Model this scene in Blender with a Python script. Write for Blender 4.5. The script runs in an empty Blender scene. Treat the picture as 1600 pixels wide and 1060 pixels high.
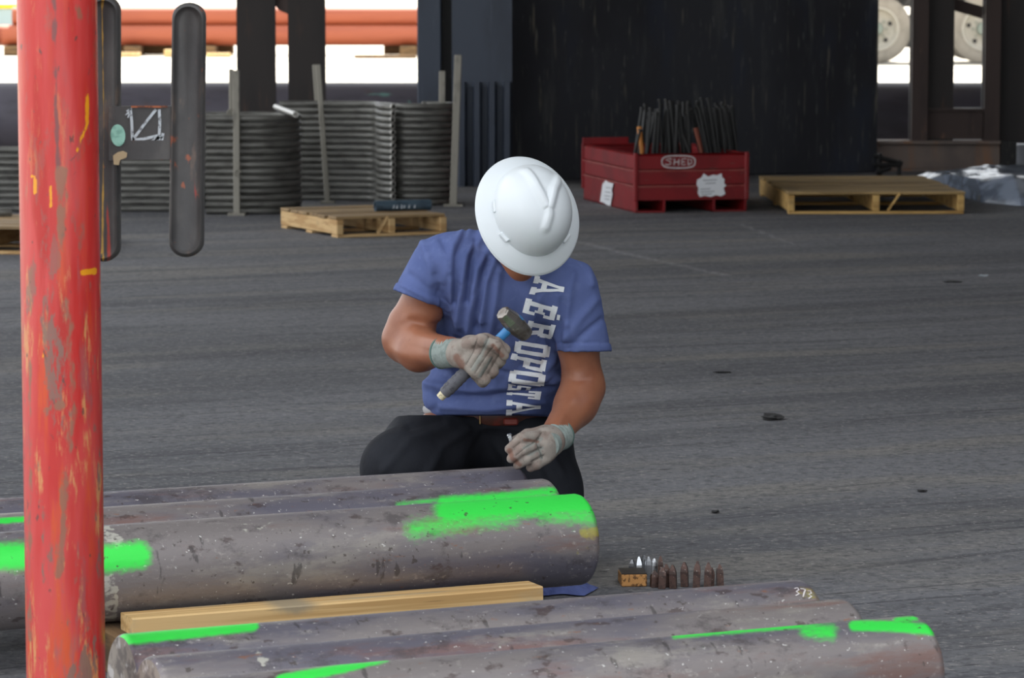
import bpy, bmesh, math, random
import numpy as np
from mathutils import Vector, Matrix
from mathutils.bvhtree import BVHTree

SC = bpy.context.scene
COL = SC.collection
RNG = random.Random(7)

# ------------------------------------------------------------------ camera, world, sun, exposure
FPX = 5400.0
PITCH = math.atan(564.0 / FPX)
CAM = np.array([0.0, 0.0, 1.6])
FW = np.array([0.0, math.cos(PITCH), -math.sin(PITCH)])
UPV = np.array([0.0, math.sin(PITCH), math.cos(PITCH)])
RT = np.array([1.0, 0.0, 0.0])

cd = bpy.data.cameras.new('camera')
cam = bpy.data.objects.new('camera', cd)
COL.objects.link(cam)
cam.location = CAM
cam.rotation_euler = (math.pi / 2 - PITCH, 0, 0)
cd.sensor_width = 36.0
cd.lens = 36.0 * FPX / 1600.0
cd.clip_end = 2000
cd.dof.use_dof = True
cd.dof.focus_distance = 8.95
cd.dof.aperture_fstop = 11.0
SC.camera = cam

SC.view_settings.view_transform = 'Standard'
SC.view_settings.look = 'None'
SC.view_settings.gamma = 1.0
SC.view_settings.use_curve_mapping = False
SC.view_settings.exposure = 0.0

world = bpy.data.worlds.new('world')
SC.world = world
world.use_nodes = True
bg = world.node_tree.nodes['Background']
bg.inputs['Color'].default_value = (0.92, 0.96, 1.0, 1)
bg.inputs['Strength'].default_value = 2.15

sd = bpy.data.lights.new('sun', 'SUN')
sd.energy = 14.0
sd.angle = math.radians(0.6)
sd.color = (1.0, 0.94, 0.84)
sun = bpy.data.objects.new('sun', sd)
COL.objects.link(sun)
sun.location = (-10, -10, 20)
sun.rotation_euler = Vector((-0.10, -0.62, -0.80)).to_track_quat('-Z', 'Y').to_euler()


# ------------------------------------------------------------------ projection helpers
def ray(x, y):
    return FW + RT * ((x - 800.0) / FPX) + UPV * ((530.0 - y) / FPX)


def P(x, y, d):
    return CAM + ray(x, y) * d


def G(x, y, z=0.0):
    q = ray(x, y)
    return CAM + q * ((z - CAM[2]) / q[2])


def on_plane(x, y, p0, n):
    q = ray(x, y)
    return CAM + q * (np.dot(np.asarray(p0) - CAM, n) / np.dot(q, n))


def pix(v):
    w = np.asarray(v) - CAM
    d = w @ FW
    return 800 + FPX * (w @ RT) / d, 530 - FPX * (w @ UPV) / d


# ------------------------------------------------------------------ object helpers
def tag(o, label=None, cat=None, group=None, kind=None):
    if label: o['label'] = label
    if cat: o['category'] = cat
    if group: o['group'] = group
    if kind: o['kind'] = kind
    return o


def empty(name, loc, rz=0.0):
    o = bpy.data.objects.new(name, None)
    COL.objects.link(o)
    o.location = Vector(loc)
    o.rotation_euler = (0, 0, rz)
    o.empty_display_size = 0.05
    return o


def world_of(o):
    m = Matrix.Translation(o.location) @ o.rotation_euler.to_matrix().to_4x4()
    if o.parent:
        return world_of(o.parent) @ m
    return m


def mk(name, verts, faces, mat, parent=None, origin=None, smooth=False, world=True):
    """verts in world coordinates unless world=False (then in the parent's space)."""
    verts = np.asarray(verts, dtype=np.float64)
    me = bpy.data.meshes.new(name)
    o = bpy.data.objects.new(name, me)
    COL.objects.link(o)
    if parent is not None:
        o.parent = parent
        if world:
            inv = np.array(world_of(parent).inverted())
            verts = verts @ inv[:3, :3].T + inv[:3, 3]
    elif origin is not None:
        o.location = Vector(origin)
        verts = verts - np.asarray(origin)
    me.from_pydata(verts.tolist(), [], faces if isinstance(faces, list) else faces.tolist())
    if smooth:
        me.polygons.foreach_set('use_smooth', [True] * len(me.polygons))
    if mat: me.materials.append(mat)
    me.update()
    return o


class MB:
    """collects shapes into one mesh"""
    def __init__(self):
        self.v = []; self.f = []; self.n = 0

    def add(self, v, f):
        v = np.asarray(v, dtype=float)
        self.v.append(v)
        self.f += [[i + self.n for i in q] for q in f]
        self.n += len(v)
        return self

    def box(self, c, s, R=None, bev=0.0):
        """centre, full size, optional 3x3 with columns = axes; chamfered when bev > 0"""
        h = np.asarray(s, float) / 2
        if bev <= 0:
            v = np.array([[a, b, e] for a in (-1, 1) for b in (-1, 1) for e in (-1, 1)]) * h
            f = [[0, 1, 3, 2], [4, 6, 7, 5], [0, 4, 5, 1], [2, 3, 7, 6], [0, 2, 6, 4], [1, 5, 7, 3]]
        else:
            bm = bmesh.new()
            bmesh.ops.create_cube(bm, size=1)
            for q in bm.verts: q.co = Vector((q.co.x * 2 * h[0], q.co.y * 2 * h[1], q.co.z * 2 * h[2]))
            bmesh.ops.bevel(bm, geom=bm.edges[:], offset=min(bev, h.min() * .9), segments=1, affect='EDGES')
            bm.verts.index_update()
            v = np.array([q.co[:] for q in bm.verts])
            f = [[q.index for q in g.verts] for g in bm.faces]
            bm.free()
        if R is not None: v = v @ np.asarray(R).T
        return self.add(v + np.asarray(c), f)

    def tube(self, pts, r, n=10, cap=True, hollow=0.0):
        pts = [np.asarray(p, float) for p in pts]
        m = len(pts)
        rs = r if hasattr(r, '__len__') else [r] * m
        rings = []
        up = None
        for i in range(m):
            t = pts[min(i + 1, m - 1)] - pts[max(i - 1, 0)]
            t = t / (np.linalg.norm(t) + 1e-12)
            if up is None:
                a = np.array([0, 0, 1.0]) if abs(t[2]) < .9 else np.array([0, 1.0, 0])
                up = a - t * (a @ t)
            else:
                up = up - t * (up @ t)
            up = up / np.linalg.norm(up)
            sd_ = np.cross(t, up)
            rings.append(np.array([pts[i] + rs[i] * (math.cos(k * 2 * math.pi / n) * up + math.sin(k * 2 * math.pi / n) * sd_) for k in range(n)]))
        v = np.vstack(rings)
        f = []
        for i in range(m - 1):
            for k in range(n):
                f.append([i * n + k, i * n + (k + 1) % n, (i + 1) * n + (k + 1) % n, (i + 1) * n + k])
        if cap and not hollow:
            f.append(list(range(n))[::-1]); f.append([(m - 1) * n + k for k in range(n)])
        if hollow:
            for e in (0, m - 1):
                c = pts[e]; base = len(v)
                inner = c + (v[e * n:(e + 1) * n] - c) * hollow
                t = pts[1] - pts[0] if e == 0 else pts[m - 1] - pts[m - 2]
                t = t / np.linalg.norm(t) * (1 if e == 0 else -1)
                deep = inner + t * (rs[e] * 2.2)
                v = np.vstack([v, inner, deep])
                for k in range(n):
                    k2 = (k + 1) % n
                    a, b, c1, d1 = e * n + k, e * n + k2, base + k2, base + k
                    f.append([a, b, c1, d1][::1 if e else -1])
                    f.append([base + k, base + k2, base + n + k2, base + n + k][::1 if e else -1])
                f.append([base + n + k for k in range(n)][::-1 if e == 0 else 1])
        return self.add(v, f)

    def prism(self, poly, d0, d1):
        """poly: list of 3D points (planar); d0,d1: offset vectors of the two caps"""
        poly = np.asarray(poly, float); n = len(poly)
        v = np.vstack([poly + np.asarray(d0), poly + np.asarray(d1)])
        f = [list(range(n))[::-1], [n + k for k in range(n)]]
        f += [[k, (k + 1) % n, n + (k + 1) % n, n + k] for k in range(n)]
        return self.add(v, f)

    def build(self, name, mat, parent=None, origin=None, smooth=False, world=True):
        o = mk(name, np.vstack(self.v), self.f, mat, parent, origin, smooth, world)
        bm = bmesh.new(); bm.from_mesh(o.data)
        bmesh.ops.recalc_face_normals(bm, faces=bm.faces)
        bm.to_mesh(o.data); bm.free()
        return o


def smooth_by_angle(o, ang=35):
    me = o.data
    me.polygons.foreach_set('use_smooth', [True] * len(me.polygons))
    me.update()
    try:
        me.set_sharp_from_angle(angle=math.radians(ang))
    except Exception:
        pass


def rotz(a):
    c, s = math.cos(a), math.sin(a)
    return np.array([[c, -s, 0], [s, c, 0], [0, 0, 1.0]])


# ------------------------------------------------------------------ materials
def lin(r, g, b):
    def c(u):
        u /= 255.0
        return u / 12.92 if u <= .04045 else ((u + .055) / 1.055) ** 2.4
    return (c(r), c(g), c(b), 1.0)


MATS = {}


def M(name, base, rough=.6, metal=0.0, layers=(), bump=None, spec=.5, alpha=None, trans=None, vary=None, rand=False):
    if name in MATS: return MATS[name]
    m = bpy.data.materials.new(name); MATS[name] = m
    m.use_nodes = True
    nt = m.node_tree; N = nt.nodes; L = nt.links
    bs = N['Principled BSDF']
    bs.inputs['Roughness'].default_value = rough
    bs.inputs['Metallic'].default_value = metal
    bs.inputs['Specular IOR Level'].default_value = spec
    bs.inputs['Base Color'].default_value = base
    tc = N.new('ShaderNodeTexCoord')
    src = tc.outputs['Object']
    if rand:
        ob_ = N.new('ShaderNodeObjectInfo')
        ml = N.new('ShaderNodeVectorMath'); ml.operation = 'SCALE'; ml.inputs[0].default_value = (17.3, 5.1, 9.7)
        L.new(ob_.outputs['Random'], ml.inputs['Scale'])
        ad = N.new('ShaderNodeVectorMath'); ad.operation = 'ADD'
        L.new(src, ad.inputs[0]); L.new(ml.outputs[0], ad.inputs[1]); src = ad.outputs[0]

    def noise(s, det=4, rot=0, seed=0.0, rgh=.55, dist=0.0):
        mp = N.new('ShaderNodeMapping')
        sv = s if hasattr(s, '__len__') else (s, s, s)
        if rot:
            m0 = N.new('ShaderNodeMapping'); m0.inputs['Rotation'].default_value = (0, 0, rot)
            L.new(src, m0.inputs['Vector']); L.new(m0.outputs[0], mp.inputs['Vector'])
        else:
            L.new(src, mp.inputs['Vector'])
        mp.inputs['Scale'].default_value = sv
        mp.inputs['Location'].default_value = (seed * 3.1, seed * 7.7, seed * 1.3)
        nn = N.new('ShaderNodeTexNoise')
        nn.inputs['Scale'].default_value = 1.0
        nn.inputs['Detail'].default_value = det
        nn.inputs['Roughness'].default_value = rgh
        nn.inputs['Distortion'].default_value = dist
        L.new(mp.outputs[0], nn.inputs['Vector'])
        return nn.outputs[0]

    def mrange(sock, lo, hi, tomax=1.0):
        mr = N.new('ShaderNodeMapRange'); mr.interpolation_type = 'SMOOTHSTEP'
        mr.inputs['From Min'].default_value = lo; mr.inputs['From Max'].default_value = hi
        mr.inputs['To Max'].default_value = tomax
        L.new(sock, mr.inputs['Value'])
        return mr.outputs[0]

    def math_(op, a, b):
        q = N.new('ShaderNodeMath'); q.operation = op
        for i, u in enumerate((a, b)):
            if isinstance(u, (int, float)): q.inputs[i].default_value = u
            else: L.new(u, q.inputs[i])
        return q.outputs[0]

    col = None
    for i, ly in enumerate(layers):
        if ly.get('attr'):
            at = N.new('ShaderNodeAttribute'); at.attribute_name = ly['attr']
            v = at.outputs['Fac']
            if ly.get('k'):
                nz = noise(ly['s'], ly.get('det', 5), ly.get('rot', 0), ly.get('seed', i * 1.7))
                v = math_('ADD', v, math_('MULTIPLY', math_('SUBTRACT', nz, .5), ly['k']))
        else:
            v = noise(ly['s'], ly.get('det', 5), ly.get('rot', 0), ly.get('seed', i * 1.7 + 1), ly.get('rgh', .55), ly.get('dist', 0))
        fac = mrange(v, ly['lo'], ly['hi'], ly.get('fac', 1.0))
        if ly.get('mask'):
            at = N.new('ShaderNodeAttribute'); at.attribute_name = ly['mask']
            fac = math_('MULTIPLY', fac, at.outputs['Fac'])
        mx = N.new('ShaderNodeMix'); mx.data_type = 'RGBA'
        L.new(fac, mx.inputs[0])
        if col is None: mx.inputs[6].default_value = base
        else: L.new(col, mx.inputs[6])
        mx.inputs[7].default_value = ly['c']
        col = mx.outputs[2]
    if vary:
        oi = N.new('ShaderNodeObjectInfo')
        mx = N.new('ShaderNodeMix'); mx.data_type = 'RGBA'; mx.blend_type = 'MULTIPLY'
        L.new(math_('MULTIPLY', oi.outputs['Random'], vary[1]), mx.inputs[0])
        if col is None: mx.inputs[6].default_value = base
        else: L.new(col, mx.inputs[6])
        mx.inputs[7].default_value = vary[0]
        col = mx.outputs[2]
    if col is not None: L.new(col, bs.inputs['Base Color'])
    if bump:
        bl = bump if isinstance(bump, list) else [bump]
        prev = None
        for (s, st, dist) in bl:
            b = N.new('ShaderNodeBump')
            b.inputs['Strength'].default_value = st
            b.inputs['Distance'].default_value = dist
            L.new(noise(s, 5, 0, 9.3), b.inputs['Height'])
            if prev: L.new(prev, b.inputs['Normal'])
            prev = b.outputs[0]
        L.new(prev, bs.inputs['Normal'])
    if alpha is not None: bs.inputs['Alpha'].default_value = alpha
    if trans is not None: bs.inputs['Transmission Weight'].default_value = trans
    return m


STREAK = -math.atan2(0.4066, 0.9136)
m_floor = M('dark_asphalt', lin(116, 116, 120), .93, 0, [
    dict(c=lin(93, 93, 97), s=(.3, .9, 1), lo=.4, hi=.62, rot=STREAK, fac=.9),
    dict(c=lin(129, 125, 119), s=(.5, 2.2, 1), lo=.48, hi=.68, rot=STREAK, fac=.7),
    dict(c=lin(80, 80, 85), s=(.22, 2.6, 1), lo=.52, hi=.68, rot=STREAK - .05, fac=.7, det=7),
    dict(c=lin(66, 66, 71), s=(.3, 12, 1), lo=.58, hi=.70, rot=STREAK + .1, fac=.6, det=6),
    dict(c=lin(57, 57, 63), s=(.4, 24, 1), lo=.60, hi=.67, rot=STREAK + .02, fac=.6, det=5),
    dict(c=lin(61, 61, 66), s=(.5, 18, 1), lo=.62, hi=.68, rot=STREAK - .12, fac=.55, det=5, seed=9.4),
    dict(c=lin(76, 76, 80), s=(34, 34, 20), lo=.46, hi=.64, fac=.65, det=6, rgh=.65),
    dict(c=lin(156, 152, 148), s=(40, 52, 20), lo=.54, hi=.68, fac=.62, det=6, seed=4.4, rgh=.65),
    dict(c=lin(191, 189, 185), s=(36, 70, 30), lo=.665, hi=.71, fac=.75, det=4, rot=STREAK),
    dict(c=lin(49, 49, 53), s=(12, 26, 9), lo=.64, hi=.70, fac=.75, det=5, rot=STREAK),
    dict(c=lin(162, 162, 162), attr='chalk', s=(9, 30, 9), k=1.5, lo=.45, hi=1.0, fac=.5),
], bump=[((45, 45, 45), .35, .008)], spec=.25)
m_ext = M('sunlit_concrete', lin(196, 190, 178), .9, 0, [
    dict(c=lin(160, 154, 142), s=(.12, .3, 1), lo=.45, hi=.7, fac=.6)], spec=.2)
m_roof = M('roof_sheet', lin(86, 88, 90), .7)
m_darkwall = M('black_plate', lin(58, 59, 64), .62, 0, [
    dict(c=lin(42, 42, 46), s=(1.2, 1.2, .5), lo=.4, hi=.65, fac=.8),
    dict(c=lin(92, 92, 90), s=(9, 9, 1.3), lo=.54, hi=.74, fac=.6, det=7),
    dict(c=lin(150, 142, 124), s=(26, 26, 1.6), lo=.61, hi=.72, fac=.5, det=7),
    dict(c=lin(140, 138, 130), s=(40, 40, 5), lo=.63, hi=.71, fac=.4, det=7),
    dict(c=lin(52, 60, 78), s=(2.5, 2.5, .9), lo=.55, hi=.75, fac=.5)], spec=.3)
m_bluewall = M('slate_blue_sheet', lin(58, 66, 80), .6, 0, [
    dict(c=lin(40, 46, 58), s=(3, 3, .8), lo=.45, hi=.7, fac=.7),
    dict(c=lin(84, 92, 104), s=(20, 20, 1.5), lo=.62, hi=.75, fac=.4)])
m_column = M('brown_black_steel', lin(42, 36, 34), .65, 0, [
    dict(c=lin(30, 26, 26), s=(5, 5, .8), lo=.45, hi=.65, fac=.8),
    dict(c=lin(86, 58, 46), s=(12, 12, 1.5), lo=.6, hi=.75, fac=.5)])
m_column_r = M('dark_rust_steel', lin(66, 52, 48), .7, 0, [
    dict(c=lin(46, 36, 34), s=(5, 5, 1), lo=.45, hi=.65, fac=.7),
    dict(c=lin(128, 92, 70), s=(9, 9, 3), lo=.6, hi=.75, fac=.6)])
m_base = M('rust_grey_beam', lin(118, 104, 96), .75, 0, [
    dict(c=lin(140, 100, 70), s=(6, 6, 1), lo=.5, hi=.66, fac=.7),
    dict(c=lin(90, 82, 80), s=(3, 3, 3), lo=.5, hi=.7, fac=.6)])
m_tube = M('grey_steel_tube', lin(120, 119, 114), .42, .3, [
    dict(c=lin(76, 74, 70), s=(6, 6, 20), lo=.45, hi=.65, fac=.7),
    dict(c=lin(124, 122, 116), s=(25, 25, 40), lo=.6, hi=.75, fac=.5)], vary=((.55, .55, .55, 1), .6), rand=True)
m_tube_lt = M('bright_cut_steel', lin(176, 174, 168), .4, .4)
m_stake = M('weathered_stake', lin(140, 136, 126), .6, .2, [
    dict(c=lin(100, 96, 88), s=(20, 20, 6), lo=.5, hi=.7, fac=.7)])
m_bigpipe = M('violet_grey_pipe', lin(84, 80, 90), .5, .2, [
    dict(c=lin(60, 56, 62), s=(1.5, 4, 4), lo=.45, hi=.65, fac=.7),
    dict(c=lin(90, 62, 54), s=(3, 6, 6), lo=.62, hi=.75, fac=.5),
    dict(c=lin(110, 160, 150), attr='paint', s=(8, 12, 12), k=.7, lo=.4, hi=.7, fac=.8)])
m_redpipe = M('red_oxide_pipe', lin(158, 80, 50), .6, 0, [
    dict(c=lin(140, 66, 42), s=(.4, 3, 3), lo=.45, hi=.65, fac=.7),
    dict(c=lin(150, 104, 84), s=(1.5, 5, 5), lo=.66, hi=.78, fac=.5)])
m_wood = M('pale_pine', lin(206, 172, 122), .75, 0, [
    dict(c=lin(176, 136, 86), s=(3, 3, 26), lo=.45, hi=.62, fac=.8),
    dict(c=lin(150, 106, 62), s=(9, 9, 60), lo=.58, hi=.72, fac=.6),
    dict(c=lin(120, 104, 86), s=(5, 5, 5), lo=.62, hi=.75, fac=.6)])
m_wood_dk = M('weathered_deck', lin(168, 140, 100), .8, 0, [
    dict(c=lin(128, 108, 82), s=(2, 30, 30), lo=.42, hi=.65, fac=.8),
    dict(c=lin(96, 82, 66), s=(6, 6, 6), lo=.6, hi=.75, fac=.6)], vary=((.6, .56, .52, 1), .8), rand=True)
m_deck_far = M('dull_honey_deck', lin(186, 156, 106), .85, 0, [dict(c=lin(136, 112, 74), s=(2, 14, 14), lo=.4, hi=.62, fac=.85), dict(c=lin(84, 72, 54), s=(5, 22, 9), lo=.58, hi=.72, fac=.7)], vary=((.45, .42, .38, 1), .9), rand=True)
m_wood_far = M('honey_pallet_wood', lin(206, 168, 104), .8, 0, [
    dict(c=lin(160, 122, 66), s=(2, 20, 20), lo=.42, hi=.65, fac=.8),
    dict(c=lin(110, 88, 56), s=(6, 9, 9), lo=.6, hi=.75, fac=.6)])
m_lumber = M('new_lumber', lin(220, 184, 128), .7, 0, [
    dict(c=lin(182, 140, 84), s=(1.2, 60, 60), lo=.42, hi=.62, fac=.75, det=3),
    dict(c=lin(172, 164, 142), s=(3.5, 30, 9), lo=.5, hi=.68, fac=.55),
    dict(c=lin(120, 88, 54), s=(3, 90, 90), lo=.64, hi=.72, fac=.7),
    dict(c=lin(150, 138, 116), attr='grey', lo=.2, hi=.8, fac=.85)])
m_oldwood = M('rough_dunnage', lin(120, 92, 60), .9, 0, [dict(c=lin(70, 54, 38), s=(4, 30, 30), lo=.4, hi=.65, fac=.8)])
m_red = M('dark_red_enamel', lin(132, 20, 26), .45, 0, [
    dict(c=lin(104, 16, 20), s=(4, 4, 4), lo=.45, hi=.65, fac=.7),
    dict(c=lin(110, 78, 70), s=(14, 14, 30), lo=.62, hi=.72, fac=.7)])
m_red_edge = M('scuffed_red_edge', lin(150, 72, 66), .55, 0, [
    dict(c=lin(130, 34, 36), s=(7, 7, 20), lo=.45, hi=.6, fac=.8)])
m_black = M('black_iron', lin(32, 31, 31), .55, .3, [dict(c=lin(70, 66, 60), s=(30, 30, 12), lo=.58, hi=.72, fac=.7)])
m_rod = M('blackened_rod', lin(20, 20, 20), .5, .2, [dict(c=lin(48, 46, 42), s=(40, 40, 8), lo=.6, hi=.74, fac=.7)])
m_paper = M('white_paper', lin(232, 234, 238), .8)
m_ink = M('grey_print', lin(140, 144, 150), .8)
m_chalk = M('white_chalk', lin(214, 208, 208), .9, 0, [dict(c=lin(150, 120, 116), s=90, lo=.5, hi=.68, fac=.75)])
m_chalk_g = M('grey_chalk', lin(186, 194, 200), .9, 0, [dict(c=lin(100, 100, 104), s=140, lo=.52, hi=.66, fac=.8)])
m_mint = M('mint_spray', lin(150, 200, 184), .8, 0, [dict(c=lin(120, 170, 155), s=60, lo=.45, hi=.65)])
m_orange = M('orange_tag', lin(200, 130, 60), .7)
m_slate = M('slate_blue_paint', lin(70, 88, 102), .5, 0, [dict(c=lin(54, 70, 84), s=(8, 30, 30), lo=.45, hi=.6)])
m_tyre = M('dusty_tyre', lin(140, 133, 122), .9, 0, [dict(c=lin(112, 106, 96), s=(4, 4, 4), lo=.45, hi=.7, fac=.6)])
m_rim = M('dusty_rim', lin(170, 164, 152), .6, 0, [dict(c=lin(150, 150, 140), s=(8, 8, 8), lo=.5, hi=.68, fac=.6)])
m_hub = M('grey_green_hub', lin(120, 128, 118), .6)
m_chassis = M('truck_chassis', lin(70, 68, 66), .7)
m_yellow = M('yellow_paint', lin(230, 190, 40), .6)
m_pole = M('worn_red_paint', lin(190, 46, 42), .38, 0, [
    dict(c=lin(204, 82, 80), s=(9, 9, 1.2), lo=.42, hi=.60, fac=.75, det=4),
    dict(c=lin(172, 26, 18), s=(16, 16, 2), lo=.55, hi=.68, fac=.7, det=4),
    dict(c=lin(206, 84, 34), s=(22, 22, 2.6), lo=.50, hi=.66, fac=.8, det=6, mask='wear', rgh=.65),
    dict(c=lin(150, 92, 92), s=(18, 18, 3.5), lo=.56, hi=.66, fac=.7, det=6, mask='wear', rgh=.65, seed=8.8),
    dict(c=lin(206, 150, 96), s=(30, 30, 5), lo=.55, hi=.64, fac=.85, det=7, mask='wear', rgh=.7),
    dict(c=lin(128, 100, 90), s=(24, 24, 7), lo=.56, hi=.625, fac=.9, det=7, mask='wear', rgh=.7),
    dict(c=lin(88, 68, 64), s=(60, 60, 30), lo=.65, hi=.70, fac=.8, det=5),
    dict(c=lin(112, 74, 74), attr='seam', s=(60, 60, 22), k=2.2, lo=.5, hi=.95, fac=.85),
    dict(c=lin(140, 100, 80), attr='patch', s=(46, 46, 18), k=2.6, lo=.55, hi=.95, fac=.85, det=7),
    dict(c=lin(232, 158, 24), attr='paint', s=(60, 60, 30), k=1.2, lo=.4, hi=.7, fac=.9),
], bump=[((45, 45, 14), .3, .004)])
m_bracket = M('worn_black_steel', lin(80, 78, 77), .55, .3, [
    dict(c=lin(58, 57, 58), s=(9, 9, 4), lo=.45, hi=.65, fac=.8),
    dict(c=lin(112, 96, 86), s=(30, 30, 10), lo=.58, hi=.7, fac=.6, det=6),
    dict(c=lin(150, 84, 60), s=(40, 40, 26), lo=.66, hi=.73, fac=.8, det=4),
    dict(c=lin(170, 60, 50), attr='rust', s=(40, 40, 14), k=1.2, lo=.5, hi=.8, fac=.8),
    dict(c=lin(190, 150, 60), attr='paint', s=(40, 40, 14), k=.9, lo=.5, hi=.7, fac=.8)], bump=[((60, 60, 60), .3, .003)])
m_bar = M('mill_scale_steel', lin(130, 123, 122), .5, .2, [
    dict(c=lin(96, 94, 108), s=(1.4, 6, 6), lo=.42, hi=.60, fac=.85, det=6),
    dict(c=lin(128, 90, 80), s=(1.8, 9, 9), lo=.53, hi=.68, fac=.65, det=7, rgh=.65),
    dict(c=lin(160, 154, 145), s=(3, 9, 9), lo=.53, hi=.68, fac=.6, det=8, rgh=.7),
    dict(c=lin(74, 68, 70), s=(8, 12, 12), lo=.54, hi=.67, fac=.65, det=8, rgh=.72),
    dict(c=lin(176, 170, 164), s=(34, 50, 50), lo=.57, hi=.70, fac=.5, det=7, seed=5.5, rgh=.7),
    dict(c=lin(70, 54, 52), s=(14, 24, 24), lo=.62, hi=.68, fac=.65, det=7),
    dict(c=lin(52, 48, 48), s=(26, 9, 9), lo=.64, hi=.69, fac=.6, det=7, seed=2.2),
    dict(c=lin(146, 92, 54), s=(14, 36, 36), lo=.63, hi=.70, fac=.6, det=8, rgh=.7),
    dict(c=lin(214, 212, 208), s=(90, 110, 110), lo=.665, hi=.705, fac=.85, det=5),
    dict(c=lin(196, 194, 182), attr='pale', s=(50, 70, 70), k=1.8, lo=.5, hi=.75, fac=.8, det=7),
    dict(c=lin(180, 170, 70), attr='tan', s=(40, 60, 60), k=1.3, lo=.42, hi=.85, fac=.7, det=6),
    dict(c=(.045, .80, .085, 1), attr='paint', s=(60, 100, 100), k=.75, lo=.1, hi=.95, fac=1.0, det=8),
    dict(c=lin(78, 70, 66), s=(44, 44, 44), lo=.65, hi=.69, fac=.8, det=6)],
    bump=[((40, 80, 80), .3, .004)], rand=True)
m_barend = M('sawn_bar_end', lin(160, 152, 142), .6, .2, [
    dict(c=lin(104, 98, 96), s=(30, 30, 30), lo=.45, hi=.6, fac=.8),
    dict(c=lin(208, 206, 204), s=(24, 24, 24), lo=.56, hi=.64, fac=.8)])
m_skin = M('tanned_skin', lin(150, 97, 72), .42, 0, [
    dict(c=lin(128, 76, 55), s=14, lo=.4, hi=.7, fac=.6),
    dict(c=lin(120, 70, 52), s=70, lo=.66, hi=.74, fac=.4)], bump=[((120, 120, 120), .08, .002)])
m_skin.node_tree.nodes['Principled BSDF'].inputs['Subsurface Weight'].default_value = .03
m_skin.node_tree.nodes['Principled BSDF'].inputs['Subsurface Radius'].default_value = (.012, .005, .003)
m_lip = M('lip_skin', lin(150, 78, 66), .45)
m_shirt = M('faded_blue_cotton', lin(90, 103, 150), .9, 0, [
    dict(c=lin(72, 85, 130), s=(6, 6, 5), lo=.42, hi=.66, fac=.65),
    dict(c=lin(104, 118, 164), s=(34, 34, 30), lo=.52, hi=.7, fac=.4)], bump=[((160, 160, 160), .15, .002), ((26, 26, 16), .25, .006)], spec=.15)
m_print = M('cracked_white_print', lin(232, 236, 240), .85, 0, [dict(c=lin(150, 160, 190), s=220, lo=.6, hi=.72, fac=.5)])
m_pants = M('black_jeans', lin(34, 36, 42), .85, 0, [dict(c=lin(24, 25, 30), s=(8, 8, 8), lo=.42, hi=.65, fac=.8)],
            bump=[((140, 140, 140), .15, .002), ((16, 16, 10), .4, .012)], spec=.2)
m_belt = M('brown_belt', lin(74, 40, 30), .5, 0, [dict(c=lin(110, 44, 34), s=(14, 14, 14), lo=.5, hi=.65)])
m_brass = M('dull_buckle', lin(150, 124, 86), .4, .8)
m_cloth_g = M('grey_undershirt', lin(160, 160, 162), .9)
m_glove = M('dirty_suede_glove', lin(150, 142, 134), .9, 0, [
    dict(c=lin(128, 112, 104), s=22, lo=.42, hi=.62, fac=.8),
    dict(c=lin(98, 86, 80), s=40, lo=.56, hi=.7, fac=.6),
    dict(c=lin(128, 136, 132), attr='web', s=70, k=1.2, lo=.45, hi=.9, fac=.55),
    dict(c=lin(94, 96, 92), s=110, lo=.63, hi=.72, fac=.6),
    dict(c=lin(122, 88, 76), attr='stain', s=40, k=.9, lo=.35, hi=.9, fac=.8),
    dict(c=lin(62, 60, 56), attr='seam', s=90, k=.9, lo=.35, hi=1.0, fac=.55)], bump=[((70, 70, 70), .45, .004)], spec=.15)
m_cuff = M('knit_cuff', lin(142, 152, 148), .95, 0, [
    dict(c=lin(112, 122, 118), s=60, lo=.45, hi=.65, fac=.6)], spec=.1)
m_cuff_rim = M('cuff_binding', lin(92, 116, 110), .95)
m_boot = M('brown_boot', lin(60, 44, 34), .7)
m_hat = M('white_hard_shell', lin(214, 220, 224), .36, 0, [dict(c=lin(205, 209, 212), s=7, lo=.5, hi=.75, fac=.35)], spec=.5)
m_hat_slot = M('slot_shadow', lin(150, 152, 154), .5)
m_forge = M('worn_forged_steel', lin(150, 144, 138), .3, .8, [
    dict(c=lin(104, 90, 78), s=26, lo=.46, hi=.66, fac=.7),
    dict(c=lin(210, 200, 186), s=(60, 60, 60), lo=.6, hi=.72, fac=.6)], bump=[((50, 50, 50), .2, .003)])
m_bluehandle = M('blue_fibreglass', lin(58, 128, 186), .4)
m_grip = M('grey_rubber_grip', lin(92, 92, 98), .75, 0, [dict(c=lin(70, 70, 76), s=60, lo=.5, hi=.65)])
m_cream = M('cream_core', lin(214, 204, 170), .7, 0, [dict(c=lin(120, 110, 90), s=90, lo=.52, hi=.62)])
m_chrome = M('bright_steel_stamp', lin(196, 198, 202), .25, .9)
m_rustst = M('brown_steel_stamp', lin(84, 62, 55), .45, .45, [
    dict(c=lin(56, 42, 38), s=70, lo=.45, hi=.6, fac=.8), dict(c=lin(176, 166, 160), s=110, lo=.63, hi=.7, fac=.7)])  # pale flecks painted as glints on the brown steel
m_block = M('charred_wood_block', lin(196, 142, 84), .8, 0, [dict(c=lin(96, 64, 36), s=(90, 90, 60), lo=.52, hi=.6, fac=.9)])
m_block_top = M('oily_block_top', lin(50, 42, 36), .6)
m_rag = M('blue_rag', lin(92, 104, 160), .9, 0, [dict(c=lin(70, 80, 130), s=20, lo=.45, hi=.65)], bump=[((40, 40, 40), .5, .01)])
m_film = M('crumpled_plastic_film', lin(150, 160, 178), .16, 0, [dict(c=lin(92, 100, 114), s=5, lo=.42, hi=.6, fac=.8)], spec=.9, alpha=.8)
m_core = M('dark_wrapped_load', lin(74, 78, 84), .7)
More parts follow.
